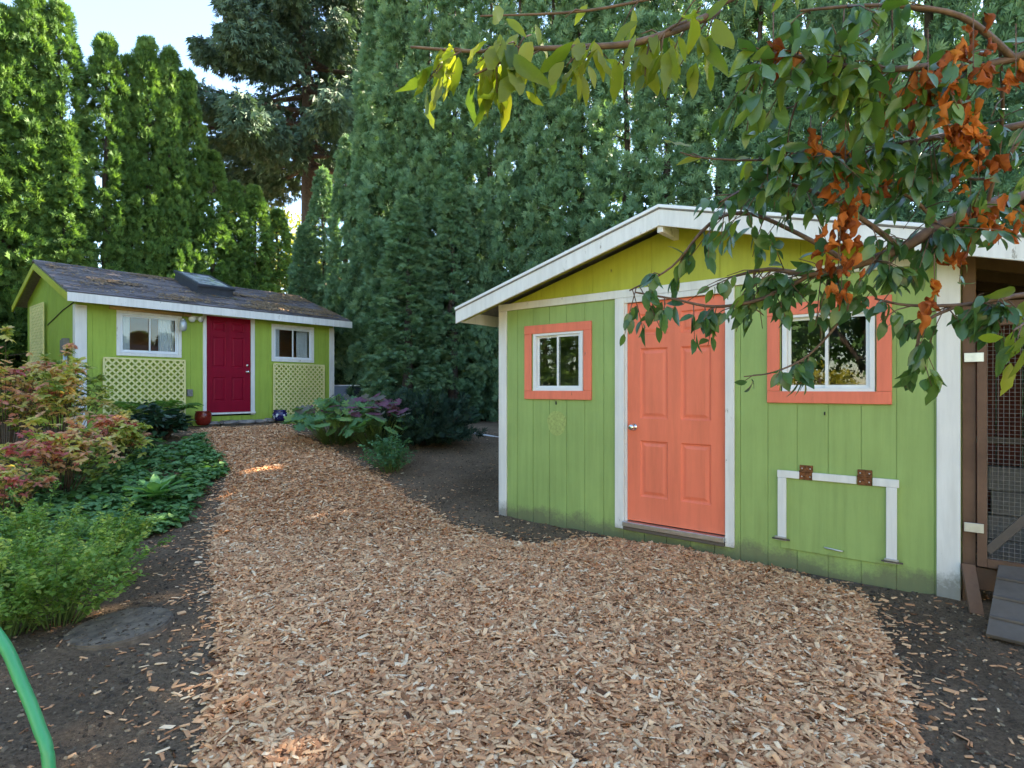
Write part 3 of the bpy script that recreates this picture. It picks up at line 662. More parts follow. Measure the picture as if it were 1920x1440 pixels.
# white trim, windows, door
box('corner_board', -.02, .15, -.022, .0, -.10, EZ-.17, M['white'], cot); box('corner_board', -.022, -.001, .0005, .13, -.10, EZ-.16, M['white'], cot)
box('corner_board', 5.04, CL+.02, -.022, .0, -.10, EZ-.17, M['white'], cot); box('corner_board', CL+.001, CL+.022, .0005, .1, -.10, EZ-.10, M['white'], cot)
for a, b in ((.60, 1.705), (3.572, 4.62)):
    w = slider_window(cot, a+.06, b-.06, 1.445, 2.165, M['vinyl'], .03); trim_frame(w, a, b, 1.385, 2.225, .058, M['white'])
    # curtains just inside
    for q, (ca, cb) in enumerate(((a+.09, a+.25), (b-.36, b-.09))):
        V, F = [], []; nn = 28
        for i in range(nn+1):
            x = ca+(cb-ca)*i/nn; yy = .13+.018*math.sin(i*1.5+q); sx = (1 if q == 0 else -1)*.04*math.sin(i/nn*3)
            V += [(x, yy, 1.40), (x+sx*.3, yy+.01, 1.9), (x, yy, 2.25)]
        for i in range(nn):
            for j in range(2): F.append((i*3+j, i*3+3+j, i*3+4+j, i*3+1+j))
        mesh_obj('curtain', V, F, M['curtain'], w, True)
for a, b in ((2.11, 2.178), (3.10, 3.185)): box('door_casing', a, b, -.022, .004, .21, 2.33, M['white'], cot)
box('door_casing', 2.179, 3.099, -.02, .004, 2.275, 2.33, M['white'], cot)
panel_door(cot, 2.18, 3.098, .275, 2.273, M['red'], .012, knob='right', lock=True)
box('threshold', 2.11, 3.185, -.06, .05, .235, .272, M['white'], cot)
box('sill_board', 0.155, 5.03, -.012, -.001, -.12, .03, M['lime'], cot)
# rolled shade above the window, lights, jar lantern
tube('rolled_shade', [(.48, -.06, 2.255), (1.1, -.065, 2.25), (1.86, -.06, 2.24)], .038, M['canvas'], cot, 12)
fl = lathe('flood_light', [(.03, 0), (.035, .03), (.06, .08), (.062, .10), (.02, .105)], M['vinyl'], cot, 18); fl.location = (1.90, -.02, 2.20); fl.rotation_euler = (R(115), 0, R(-25))
fl = lathe('flood_light', [(.03, 0), (.035, .03), (.06, .08), (.062, .10), (.02, .105)], M['vinyl'], cot, 18); fl.location = (2.0, -.02, 2.20); fl.rotation_euler = (R(105), 0, R(25))
box('light_base', 1.88, 2.02, -.024, .0, 2.17, 2.24, M['vinyl'], cot)
M['jar'] = plain('frosted_jar', (.42, .45, .46), .25, .2, .25, 8, 0)
lan = empty('hanging_lantern', cot.matrix_basis @ Vector((1.66, -.20, 2.0)), COT_ROT); tag(lan, 'small grey glass jar lantern hanging before the cottage window', 'lantern')
lathe('jar', [(.03, -.10), (.055, -.08), (.068, -.02), (.066, .06), (.045, .11)], M['jar'], lan, 18); lathe('cap', [(.046, .108), (.047, .135), (.012, .15)], M['alu'], lan, 18)
tube('hanger', [(0, 0, .15), (0, 0, .335)], .004, M['dark'], lan)
box('outlet_box', 1.80, 1.90, -.05, .0, .62, .76, M['block'], cot)
# conduit and meter boxes on the gable wall
for y, z0, z1 in ((.47, -.1, 1.55), (.56, -.1, 1.5), (.64, .9, 1.5)): tube('conduit', [(-.03, y, z0), (-.03, y, z1)], .018, M['alu'], cot)
box('meter_box', -.09, -.001, .42, .56, 1.45, 1.68, M['block'], cot); box('meter_box', -.08, -.001, .58, .70, 1.42, 1.66, M['block'], cot)
tube('cable', [(-.012, .1, 2.3), (-.012, .8, 2.22), (-.012, 1.9, 2.02)], .008, M['dark'], cot)
# lattice panels
def lattice(name, label, W_, H_, pitch, lw, mat4, edge=True):
    root = empty(name); root.matrix_world = mat4; tag(root, label, 'lattice', 'cream lattice panels')
    def clip(c, sgn):
        pts = []     # line z = sgn*x + c inside [0,W]x[0,H]
        for x in (0, W_):
            z = sgn*x+c
            if -1e-6 <= z <= H_+1e-6: pts.append((x, z))
        for z in (0, H_):
            x = (z-c)/sgn
            if 1e-6 < x < W_-1e-6: pts.append((x, z))
        pts.sort(); return (pts[0], pts[-1]) if len(pts) >= 2 and math.dist(pts[0], pts[-1]) > .05 else None
    for sgn, yy in ((1, -.010), (-1, -.019)):
        c = -W_+pitch*.3 if sgn == 1 else pitch*.3
        while c < (H_ if sgn == 1 else H_+W_):
            r = clip(c, sgn)
            if r: bar('lath', (r[0][0], yy, r[0][1]), (r[1][0], yy, r[1][1]), lw, .008, M['lattice'], root, up=(0, 1, 0), bevel=0)
            c += pitch
    if edge:
        for a in ((-.012, W_+.012, H_-.004, H_+.024), (-.012, W_+.012, -.02, .008)): box('edge_strip', a[0], a[1], -.026, -.003, a[2], a[3], M['lattice'], root, .002)
        for a in ((-.018, .012), (W_-.012, W_+.018)): box('edge_strip', a[0], a[1], -.0255, -.003, .0085, H_-.0045, M['lattice'], root, .002)
    return root
CM = Matrix.Translation((-7.65, 10.01, CZ)) @ Matrix.Rotation(COT_ROT, 4, 'Z')
lattice('lattice_panel', 'wide cream yellow lattice panel behind the dark glossy shrub', 1.35, 1.22, .122, .030, CM @ Matrix.Translation((.394, -.045, .10)))
lattice('lattice_panel', 'narrower cream yellow lattice panel beside the blue and white pot', 1.26, 1.16, .114, .028, CM @ Matrix.Translation((3.6, -.045, .16)))
lattice('trellis', 'tall cream lattice trellis on the cottage gable wall', 1.05, 1.6, .12, .032, CM @ Matrix.Translation((-.05, 3.0, .85)) @ Matrix.Rotation(R(-90), 4, 'Z'))
# step stones
for i, (a, b) in enumerate(((1.95, 2.28), (2.29, 2.62), (2.63, 2.98), (2.99, 3.28), (3.29, 3.55))):
    bm = bmesh.new(); bbox_to(bm, 0, b-a, 0, .2, 0, .10+random.uniform(-.015, .015))
    bmesh.ops.bevel(bm, geom=bm.edges[:], offset=.03, segments=2, affect='EDGES'); bmesh.ops.subdivide_edges(bm, edges=bm.edges[:], cuts=1)
    for v in bm.verts: v.co += Vector(rand_unit(1)[0])*.010
    o = bm_obj('edging_stone', bm, M['stone'], None, 0, True); o.matrix_world = CM @ Matrix.Translation((a, -.42-.05*math.sin(i*1.1), .02)) @ Matrix.Rotation(random.uniform(-.08, .08), 4, 'Z')
    tag(o, 'flat grey brown edging stone in the row before the crimson door', 'stone', 'edging stones before the door')
def cw(x, y, z): return CM @ Vector((x, y, z))
def pot(name, label, prof, mat, pos):
    o = lathe(name, prof, mat, None, 32); o.location = pos; tag(o, label, 'pot'); return o
pp = cw(1.97, -.36, 0); pp.z = float(soilz(pp.x, pp.y))+.035
pot('pot', 'glazed dark red pot beside the crimson door', [(.10, 0), (.135, .05), (.155, .14), (.150, .22), (.135, .255), (.148, .275), (.135, .277), (.12, .25), (.12, .1), (.01, .09)], M['redpot'], pp)
pp = cw(3.50, -.50, 0); pp.z = float(soilz(pp.x, pp.y))+.035
pot('pot', 'round blue and white patterned pot below the lattice', [(.08, 0), (.12, .04), (.155, .11), (.15, .18), (.125, .22), (.14, .245), (.125, .247), (.11, .22), (.11, .1), (.01, .09)], M['bluepot'], pp)
# sheet of glass leaning beside the cottage, white fence behind
M['mirror'] = plain('shiny_dark_sheet', (.035, .04, .045), .08, 0, .1, 3, 0)
p0 = cw(5.26, .30, 0); zz = float(g(p0.x, p0.y))-.03
lp = empty('leaning_panel', (p0.x, p0.y, zz), COT_ROT-R(30)); tag(lp, 'shiny dark glass panel with pale frame leaning by the cottage corner', 'panel')
def tilt(o): o.rotation_euler = (R(-14), 0, 0); return o
tilt(box('sheet', .03, .78, -.004, .006, .03, .87, M['mirror'], lp, 0))
for a in ((0, .03, 0, .9), (.78, .81, 0, .9), (.031, .779, 0, .03), (.031, .779, .87, .9)): tilt(box('frame', a[0], a[1], -.014, .012, a[2], a[3], M['vinyl'], lp))
fe = empty('board_fence', (-6.8, 17.2, .6), 0); tag(fe, 'grey white vertical board fence behind the cottage corner', 'fence')
for k in range(34): box('board', k*.152, k*.152+.145, 0, .02, 0, 1.85+random.uniform(-.01, .01), M['fencew'], fe, .002)
for z in (.35, 1.5): box('rail', 0, 5.16, .021, .06, z, z+.09, M['fencew'], fe)
# ------------------------------------------------------------------ foliage templates (along +y, normal +z)
def leaf_t(w=.45, fold=.10, droop=.18, n=4, tip=1.0):
    V, F = [], []
    for i in range(n+1):
        t = i/n; hw = .5*w*math.sin(math.pi*min(1, t**.85*.97+.015))**.8 if 0 < i < n else .012
        z = -droop*t*t
        V += [(-hw, t, z+fold*hw*2), (0, t, z), (hw, t, z+fold*hw*2)]
    for i in range(n):
        b = i*3; F += [(b, b+1, b+4, b+3), (b+1, b+2, b+5, b+4)]
    return np.array(V), F
LEAF = leaf_t(); LEAFW = leaf_t(.62, .08, .25); LEAFN = leaf_t(.30, .12, .15, 2); LEAF2 = leaf_t(.55, .15, .2, 2)
def fan_t(k=6, spread=75, w=.15, curl=.25):
    V, F = [], []
    for i in range(k):
        a = R(-spread+2*spread*i/(k-1)); L = 1-.35*abs(i/(k-1)*2-1)**1.5; d = np.array([math.sin(a), math.cos(a)]); p = np.array([d[1], -d[0]])
        m = d*L*.55; z = curl*(math.sin(i*2.1)*.5)
        pts = [(0, 0, 0), (*(m+p*w*.5), z*.4), (*(d*L), z), (*(m-p*w*.5), z*.4-.04)]
        b = len(V); V += pts; F.append((b, b+1, b+2, b+3))
    return np.array(V, float), F
FAN = fan_t(7, 80, .20, .4)
# --- arborvitae
def thuja_crown(name, H_, Rad, seed, mat, nb=300, ns=26, taper=.55):
    rs = np.random.default_rng(seed)
    h = rs.random(nb)**1.35; h = np.sort(h); th = np.arange(nb)*2.399963+rs.normal(0, .35, nb)
    prof = Rad*np.minimum(1, 1.18*(1-h)**taper)*(.85+.15*np.minimum(1, h*7+.35))*(1+.10*np.sin(h*23+seed)+.08*np.sin(h*51+seed*2))
    rr = prof*rs.uniform(.68, 1.08, nb)
    C = np.stack([np.cos(th)*rr, np.sin(th)*rr, h*H_*.985+.08], -1)
    out = norm(np.stack([np.cos(th), np.sin(th), np.full(nb, .15)], -1))
    csz = rs.uniform(.10, .21, nb)
    idx = np.repeat(np.arange(nb), ns); n = len(idx)
    dv = norm(rs.normal(size=(n, 3))+out[idx]*1.1+np.array([0, 0, .35])); T = C[idx]+dv*csz[idx][:, None]*np.array([1, 1, 1.35])*rs.uniform(.35, 1, n)[:, None]
    d = norm(dv*.8+np.array([0, 0, .55])+rs.normal(0, .35, (n, 3)))
    tang = np.stack([-np.sin(th), np.cos(th), np.zeros(nb)], -1)[idx]; nn = norm(tang+rs.normal(0, .55, (n, 3)))
    S = rs.uniform(.085, .165, n)
    rnd = np.clip(rs.normal(.5, .17, nb)[idx]+rs.normal(0, .18, n), 0, 1)
    return scatter_mesh(name, FAN[0], FAN[1], basis(d, nn), S, T, rnd, mat)
def trunk_mesh(name, H_, r0, mat, wig=.05, seed=0, k=9):
    rs = random.Random(seed); P = [(rs.uniform(-wig, wig)*(i > 0), rs.uniform(-wig, wig)*(i > 0), H_*i/8-(.15 if i == 0 else 0)) for i in range(9)]
    V, F = [], []; tube_into(V, F, P, [r0*(1.25 if i == 0 else 1-.88*i/8) for i in range(9)], k)
    # short dead inner branches
    for q in range(34):
        a = rs.uniform(0, 6.28); z = rs.uniform(.1, .85)*H_; L = rs.uniform(.3, .6)*(1-.5*z/H_)
        tube_into(V, F, [(0, 0, z), (math.cos(a)*L*.6, math.sin(a)*L*.6, z+.1), (math.cos(a)*L, math.sin(a)*L, z+.3)], [.016, .011, .004], 4)
    me = bpy.data.meshes.new(name); me.from_pydata([tuple(v) for v in V], [], F); me.materials.append(mat); me.polygons.foreach_set('use_smooth', [True]*len(me.polygons)); return me
crR = [thuja_crown('crown', 11, .80, 3+q, M['thujaR'], 640, 26) for q in range(3)]
crL = [thuja_crown('crown', 10, .76, 13+q, M['thujaL'], 520, 25, .5) for q in range(3)]
trk = [trunk_mesh('trunk', 10.5, .14, M['bark'], .05, q) for q in range(2)]
def thuja(i, x, y, H_, wscale, pool, base, label, group):
    z = float(g(x, y))-.02
    t = empty('arborvitae_tree', (x, y, z), RNG.uniform(0, 6.28)); tag(t, label, 'tree', group)
    c = link(bpy.data.objects.new('crown', pool[i % 3]), t); s = H_/base; c.scale = (wscale, wscale, s)
    k = link(bpy.data.objects.new('trunk', trk[i % 2]), t); k.scale = (1, 1, s*.95)
    return t
# right-hand hedge behind the coral-door shed
for i in range(22):  # end trees added out of view, right-hand tops raised, to block sun
    k = .4+i*.86; x = -4.1+.9*k+RNG.normal(0, .1); y = 15.3-.43*k+RNG.normal(0, .18)
    thuja(i, x, y, RNG.uniform(10.8, 12.6) if i < 13 else RNG.uniform(13.2, 13.9), RNG.uniform(.95, 1.15), crR, 11, 'tall blue green arborvitae in the dense hedge behind the coral door shed', 'arborvitae hedge behind the coral door shed')
for i, (px, top, d, w) in enumerate(((692, 175, 15.6, .85), (650, 265, 15.9, .72), (606, 325, 16.4, .8), (572, 430, 16.0, .7))):
    x = (px-960)/FPX*d; thuja(i+1, x, d, CAMZ+(HORY-top)/FPX*d-float(g(x, d))+.1, w, crR, 11, ['tall slim arborvitae at the gap end of the right hedge', 'slim arborvitae, second from the gap end of the right hedge', 'mid height arborvitae facing the sky gap beside the spruce', 'lowest arborvitae beside the gap, behind the cottage roof end'][i], 'arborvitae hedge behind the coral door shed')
for i, (px, top, d, w, lb) in enumerate(((765, 372, 12.6, .95, 'short bushy arborvitae standing in front of the tall hedge'), (850, 330, 12.9, .8, 'half height arborvitae in front of the hedge near the shed eave'))):
    x = (px-960)/FPX*d; thuja(i, x, d, CAMZ+(HORY-top)/FPX*d-float(g(x, d)), w, crR, 11, lb, None)
# left-hand hedge behind the cottage
for i, (px, top, w) in enumerate(((-120, -60, 1.1), (-50, -30, 1.1), (10, 20, 1.1), (62, -10, 1.0), (112, 10, .95), (150, 250, .8), (200, 72, .98), (240, 110, .8), (276, 78, .95), (318, 95, .85), (352, 140, .85), (338, 215, .7), (398, 288, .95), (440, 345, .8), (478, 352, .9), (520, 395, .9))):
    r = (px-960)/FPX; a = (12.6+12.9*r)/(1-r) if abs(1-r) > .01 else 0
    a = (12.6+r*13.0)/(1-r); x, y = -12.6+a, 13.0+a
    lab = 'tall yellow green arborvitae in the row behind the cottage' if top < 130 else ['shorter yellow green arborvitae in front of the tall row behind the cottage', 'stepped low arborvitae behind the cottage skylight, beside the sky gap'][px > 380]
    thuja(i, x, y-(.5 if px in (338, 150) else 0), CAMZ+(HORY-top)/FPX*y-float(g(x, y)), w, crL, 10, lab, 'arborvitae row behind the cottage')
for i in range(12):  # row added out of view so the shed window mirrors dark foliage
    y = 10.6-i*1.15; thuja(i, -12.4+.02*i, y, RNG.uniform(4.8, 5.8), 1.1, crL, 10, 'unseen arborvitae added left of the yard to darken shed window reflections', 'unseen left arborvitae row added for reflections')
for i in range(13):  # unseen row added to dull pale sky reflections in the cottage windows
    thuja(i, 13.2, 7.4-i*1.15, RNG.uniform(4.2, 5.0), 1.15, crR, 11, 'unseen arborvitae added past the chicken run to darken cottage window reflections', 'unseen right arborvitae row added for reflections')
# --- big spruce in the gap
def spruce(name, label, x, y, H_, z0, Rmax, nb, seed):
    rs = np.random.default_rng(seed); zb = float(g(x, y))
    t = empty(name, (x, y, zb-.05)); tag(t, label, 'tree')
    tube('trunk', [(0, 0, 0), (.05, 0, H_*.3), (-.05, .05, H_*.65), (0, 0, H_)], [.36, .28, .16, .03], M['bark'], t, 12)
    V, F = [], []; TT, DD, NN, SS = [], [], [], []
    for i in range(nb):
        h = z0+(H_-z0-.6)*(i/nb)**1.1; az = i*2.399963+rs.normal(0, .25); L = Rmax*(1-(h-z0)/(H_-z0))**.75*rs.uniform(.75, 1.1)+.4
        d = np.array([math.cos(az), math.sin(az)]); P = []
        for q in range(7):
            u = q/6; P.append((d[0]*L*u, d[1]*L*u, h-.35*L*u*.55+.30*L*u**2.4*.5))
        tube_into(V, F, P, [.07*(1-.85*q/6)*(.5+L/6) for q in range(7)], 6)
        
        m = int(70*L/2.2)
        for q in range(m):
            u = .22+.78*rs.random()**.8; j = min(5, int(u*6)); f = u*6-j; p = np.array(P[j])*(1-f)+np.array(P[j+1])*f
            side = (1 if rs.random() < .5 else -1); sl = (.25+.55*(1-u)+.2)*rs.random()
            p = p+np.array([-d[1], d[0], 0])*side*sl*(.3+L*.14)+np.array([0, 0, -.05])
            for w in range(5):
                dv = np.array([d[0]*.35-d[1]*side*.35, d[1]*.35+d[0]*side*.35, -.75])+rs.normal(0, .28, 3)
                TT.append(p+np.array([0, 0, -.13*w])+rs.normal(0, .05, 3)); DD.append(dv); NN.append(rs.normal(size=3)); SS.append(rs.uniform(.22, .42)*(1-.08*w))
    tag(mesh_obj('limbs', V, F, M['bark'], t, True), kind='stuff')
    T = np.array(TT); fan = fan_t(5, 38, .16, .5); n = len(T)
    scatter('crown', fan[0], fan[1], basis(np.array(DD), np.array(NN)), np.array(SS), T, np.clip(rs.normal(.5, .2, n), 0, 1), M['spruce'], t)
spruce('spruce_tree', 'large drooping grey green spruce rising behind the gap in the hedge', -7.6, 21.2, 20, 9.0, 5.6, 86, 5)
# far sunlit broadleaf trees glimpsed through the gap
M['farleaf'] = leafmat('far_sunlit_leaf', [(0, (.10, .13, .03)), (1, (.26, .26, .05))], .4, .6, .2)
def blob_tree(name, label, x, y, H_, rad, mat, n, ls, seed, group=None):
    rs = np.random.default_rng(seed); zb = float(g(x, y)); t = empty(name, (x, y, zb-.05)); tag(t, label, 'tree', group)
    V, F = [], []; tube_into(V, F, [(0, 0, 0), (.1, 0, H_*.4), (0, .1, H_*.8)], [.2*H_/8, .14*H_/8, .04], 8)
    cl = norm(rs.normal(size=(40, 3)))*rs.random((40, 1))**.4*np.array([rad, rad, H_*.38])+np.array([0, 0, H_*.6])
    for c in cl[:16]: tube_into(V, F, [(0, 0, H_*.3), tuple(c*np.array([.5, .5, .8])), tuple(c)], [.07, .05, .01], 5)
    mesh_obj('trunk', V, F, M['bark'], t, True)
    i = rs.integers(0, 40, n); T = cl[i]+norm(rs.normal(size=(n, 3)))*rs.random((n, 1))**.5*rad*.34
    scatter('crown', LEAF2[0], LEAF2[1], basis(rs.normal(size=(n, 3))+[0, 0, -.3], rs.normal(size=(n, 3))+[0, 0, 1]), rs.uniform(ls*.7, ls*1.3, n), T, np.clip(rs.normal(.5, .2, n), 0, 1), mat, t)
blob_tree('broadleaf_tree', 'distant sunlit yellow green tree low in the sky gap', -13.5, 31, 11.2, 3.0, M['farleaf'], 5000, .26, 4)
blob_tree('broadleaf_tree', 'distant sunlit tree seen behind the spruce trunk', -9.0, 30, 8.0, 2.4, M['farleaf'], 4000, .24, 6)
# golden shrub beside the camera, the one mirrored in the shed window
blob_tree('golden_shrub', 'golden yellow shrub mirrored in the right shed window', -3.7, -.9, 1.9, .8, M['gold'], 3500, .09, 9)

# ------------------------------------------------------------------ shrubs and perennials
def stems_shrub(name, label, cat, base, H_, rad, nst, mat, tmpl, ls, per, rndf, seed, lean=(0, 0), stemmat='stem', droop=.0, whorl=0, up=.6, zsq=1.0, group=None, sr=.007):
    rs = np.random.default_rng(seed); t = empty(name, base); tag(t, label, cat, group)
    V, F = [], []; T, D, N, S, C = [], [], [], [], []
    for i in range(nst):
        az = rs.uniform(0, 6.283); rr = rad*rs.random()**.5; hh = H_*(rs.uniform(.55, 1)+(.25 if rs.random() < .12 else 0))*(1-.35*(rr/rad)**2)
        e = np.array([math.cos(az)*rr+lean[0]*hh, math.sin(az)*rr+lean[1]*hh, hh]); b = np.array([math.cos(az)*rr*.25, math.sin(az)*rr*.25, 0])
        P = [b+(e-b)*u*np.array([1, 1, 1])+np.array([0, 0, .12*hh*math.sin(u*3.14)])-np.array([0, 0, droop*hh*u**3]) for u in np.linspace(0, 1, 6)]
        bz = float(soilz(base[0]+b[0], base[1]+b[1]))-base[2]-.02; P[0] = np.array([b[0], b[1], bz])
        tube_into(V, F, P, [sr*(1-.75*u) for u in np.linspace(0, 1, 6)], 5)
        tone = rndf(rs, e)
        for q in range(per):
            u = (.18+.82*rs.random()**.7) if not whorl else rs.choice([.55, .72, .86, 1.0, 1.0]); j = min(4, int(u*5)); f = u*5-j; p = P[j]*(1-f)+P[j+1]*f
            if whorl:
                off = rs.normal(0, rad*.17, 3)*(1 if u < 1 else .3)
                off[2] *= .6; a0 = rs.uniform(0, 6.28); tn = tone+rs.normal(0, .10)
                if np.linalg.norm(off) > .04: tube_into(V, F, [p, p+off], [sr*.4, sr*.25], 4)
                for w in range(whorl):
                    a = a0+w*6.283/whorl+rs.normal(0, .2); T.append(p+off); D.append((math.cos(a), math.sin(a), rs.uniform(-.7, .8))); N.append((rs.normal(0, .6), rs.normal(-.35, .6), 1)); S.append(ls*rs.uniform(.7, 1.3)); C.append(tn+rs.normal(0, .05))
            else:
                a = rs.uniform(0, 6.28); T.append(p+rs.normal(0, .012, 3)); D.append((math.cos(a), math.sin(a), rs.uniform(-.4, up))); N.append((rs.normal(0, .45), rs.normal(0, .45), 1)); S.append(ls*rs.uniform(.6, 1.25)); C.append(tone+rs.normal(0, .12))
    tag(mesh_obj('stems', V, F, M[stemmat], t, True), kind='stuff')
    scatter('foliage', tmpl[0], tmpl[1], basis(np.array(D, float), np.array(N, float)), np.array(S), np.array(T), np.clip(np.array(C), 0, 1), mat, t)
    return t
def gz(px, py): p = gp(px, py); p.z = float(soilz(p.x, p.y)); return p
# azaleas in autumn colour by the cottage's near corner
for q, (px, py, H_, rad, tone, nst, lb) in enumerate(((10, 862, 1.55, .74, .60, 36, 'tall azalea with orange red leaves by the cottage gable'), (112, 852, 1.40, .50, .34, 34, 'yellow leaved azalea glowing before the cottage corner'),
        (115, 925, .95, .70, .56, 36, 'red and gold azalea beside the ground cover'), (0, 980, .80, .50, .68, 26, 'low crimson azalea beside the bed of mint'), (215, 880, .80, .36, .72, 26, 'small pinkish red azalea before the wide lattice'))):
    b = gz(px, py); sc = b.y/7.0
    stems_shrub('azalea_shrub', lb, 'shrub', b, H_*sc, rad*sc, nst, M['azalea'], LEAF, .070*sc, 11, lambda rs, e, tone=tone: tone+rs.normal(0, .22)-.22*(e[2] < .55), 40+q, whorl=6)
# mint-like bushy perennials in the foreground bed
for q, (px, py, H_, rad, n) in enumerate(((110, 1165, .58, .44, 66), (10, 1190, .62, .42, 66), (205, 1085, .50, .38, 56), (60, 1080, .58, .44, 60))):
    b = gz(px, py); stems_shrub('mint_plant', ['bushy light green mint beside the round stepping stone', 'bushy light green mint beside the green hose', 'loose light green mint leaning towards the wood chip path', 'light green mint clump behind, against the azaleas'][q], 'plant', b, H_, rad, n, M['mint'], LEAF2, .036, 62, lambda rs, e: .55+rs.normal(0, .2), 60+q, lean=(.12, .05), stemmat='gstem', sr=.004, up=.8, group='mint plants in the bed')
# dark glossy shrub and ferns under the wide lattice
b = gz(296, 826); stems_shrub('dark_shrub', 'dark glossy rounded shrub before the wide lattice and red pot', 'shrub', b, .66, .48, 46, M['hell'], LEAF, .15, 20, lambda rs, e: .5+rs.normal(0, .2), 80, whorl=0, droop=.15)
def fern(label, b, nf, L, seed, mat):
    rs = np.random.default_rng(seed); t = empty('fern', b); tag(t, label, 'fern')
    for i in range(nf):
        az = rs.uniform(0, 6.28); l = L*rs.uniform(.75, 1.1); P = [np.array([math.cos(az)*l*.75*u, math.sin(az)*l*.75*u, l*(1.0*u-.55*u**2.4)]) for u in np.linspace(0, 1, 14)]
        T, D, N, S = [], [], [], []
        for j in range(2, 14):
            tg = P[j]-P[j-1]; sd_ = norm(np.cross(tg, [0, 0, 1])); w = .30*l*math.sin(3.1*(j/14)**.8)+.01
            for s_ in (-1, 1): T.append(P[j]); D.append(sd_*s_+norm(tg)*.35); N.append(np.array([0, 0, 1])+norm(tg)*-.2); S.append(w)
        o = scatter('frond', LEAFN[0], LEAFN[1], basis(np.array(D), np.array(N)), np.array(S), np.array(T), np.clip(rs.normal(.5, .15, len(T)), 0, 1), mat, t, kind=None)
        V, F = [], []; tube_into(V, F, P, [.006*(1-.8*u) for u in np.linspace(0, 1, 14)], 4); mesh_obj('frond_stalk', V, F, M['gstem'], o)
b = gz(292, 806); fern('light green fern arching over the wide lattice base', b+Vector((0, 0, .0)), 16, 1.05, 3, M['fern'])
# ground cover between path and azaleas
n = 9000; GC = np.array([gp(*p)[:2] for p in ((60, 900), (230, 835), (300, 840), (385, 830), (412, 868), (425, 890), (400, 905), (340, 985), (300, 1010), (180, 1010), (40, 1050), (-60, 1050), (-60, 930))])
xs = RNG.uniform(GC[:, 0].min(), GC[:, 0].max(), n*3); ys = RNG.uniform(GC[:, 1].min(), GC[:, 1].max(), n*3)
k = inside(xs+.08*wob(xs, ys, 6, 1), ys+.08*wob(xs, ys, 6, 2), GC) & (wob(xs, ys, 3.2, 8)+RNG.normal(0, .35, n*3) > -.28); xs, ys = xs[k], ys[k]; n = len(xs)
hh = (.05+.11*np.clip(wob(xs, ys, 4, 3)+.5, 0, 1.4))*RNG.random(n)**.5
az = RNG.uniform(0, 6.28, n)
gc = scatter('ground_cover', LEAFW[0], LEAFW[1], basis(np.stack([np.cos(az), np.sin(az), RNG.uniform(-.3, .35, n)], -1), np.stack([RNG.normal(0, .3, n), RNG.normal(0, .3, n), np.ones(n)], -1)), RNG.uniform(.04, .115, n), np.stack([xs, ys, soilz(xs, ys)+hh], -1), np.clip(RNG.normal(.45, .2, n), 0, 1), M['cover'])
tag(gc, 'low green leafy ground cover spreading beside the wood chip path', 'ground cover', kind='stuff')
# broad rosette plant
def grid_leaf(w, lob=None, n=8):
    V, F = [], []
    for i in range(n+1):
        t = i/n; hw = .5*w*max(.02, math.sin(math.pi*min(.985, t**.8+.01))**.7)
        for j in range(5):
            s_ = (j-2)/2; V.append((hw*s_, t, .10*abs(s_)*w-.45*t*t*.5+.02*math.sin(t*19+abs(s_)*3)))
    for i in range(n):
        for j in range(4): b = i*5+j; F.append((b, b+1, b+6, b+5))
    return np.array(V), F
def leaf_objs(parent, name, tmpl, mats, n, mat, nvar=6, rng=(.15, .85), petiole=None):
    tl = tmpl if isinstance(tmpl, list) else [tmpl]
    mesh = [scatter_mesh(name, tl[(q*2+1) % len(tl)][0], tl[(q*2+1) % len(tl)][1], np.eye(3)[None], np.ones(1), np.zeros((1, 3)), np.array([rng[0]+(rng[1]-rng[0])*q/(nvar-1)]), mat, True) for q in range(nvar)]
    for i, m4 in enumerate(mats):
        o = link(bpy.data.objects.new(name, mesh[m4[1] if isinstance(m4, tuple) else i % nvar]), parent); o.matrix_local = m4[0] if isinstance(m4, tuple) else m4
def m4(d, nrm, s, p):
    B = basis(np.array([d], float), np.array([nrm], float))[0]
    return Matrix.Translation(tuple(p)) @ (Matrix(B.tolist()) @ Matrix.Scale(s, 3)).to_4x4()
b = gz(292, 950); t = empty('broad_leaf_plant', b); tag(t, 'rosette plant with large broad pale green leaves in the ground cover', 'plant')
BL = grid_leaf(.42); ms = []
for i in range(15):
    a = i*2.4; e = .25+.9*(i/15); ms.append(m4((math.cos(a), math.sin(a), e), (-math.cos(a)*.4, -math.sin(a)*.4, 1), random.uniform(.34, .46)*(1-.35*i/15), (math.cos(a)*.02, math.sin(a)*.02, .10+.006*i)))
leaf_objs(t, 'leaf', BL, ms, 15, M['broad'], 4)
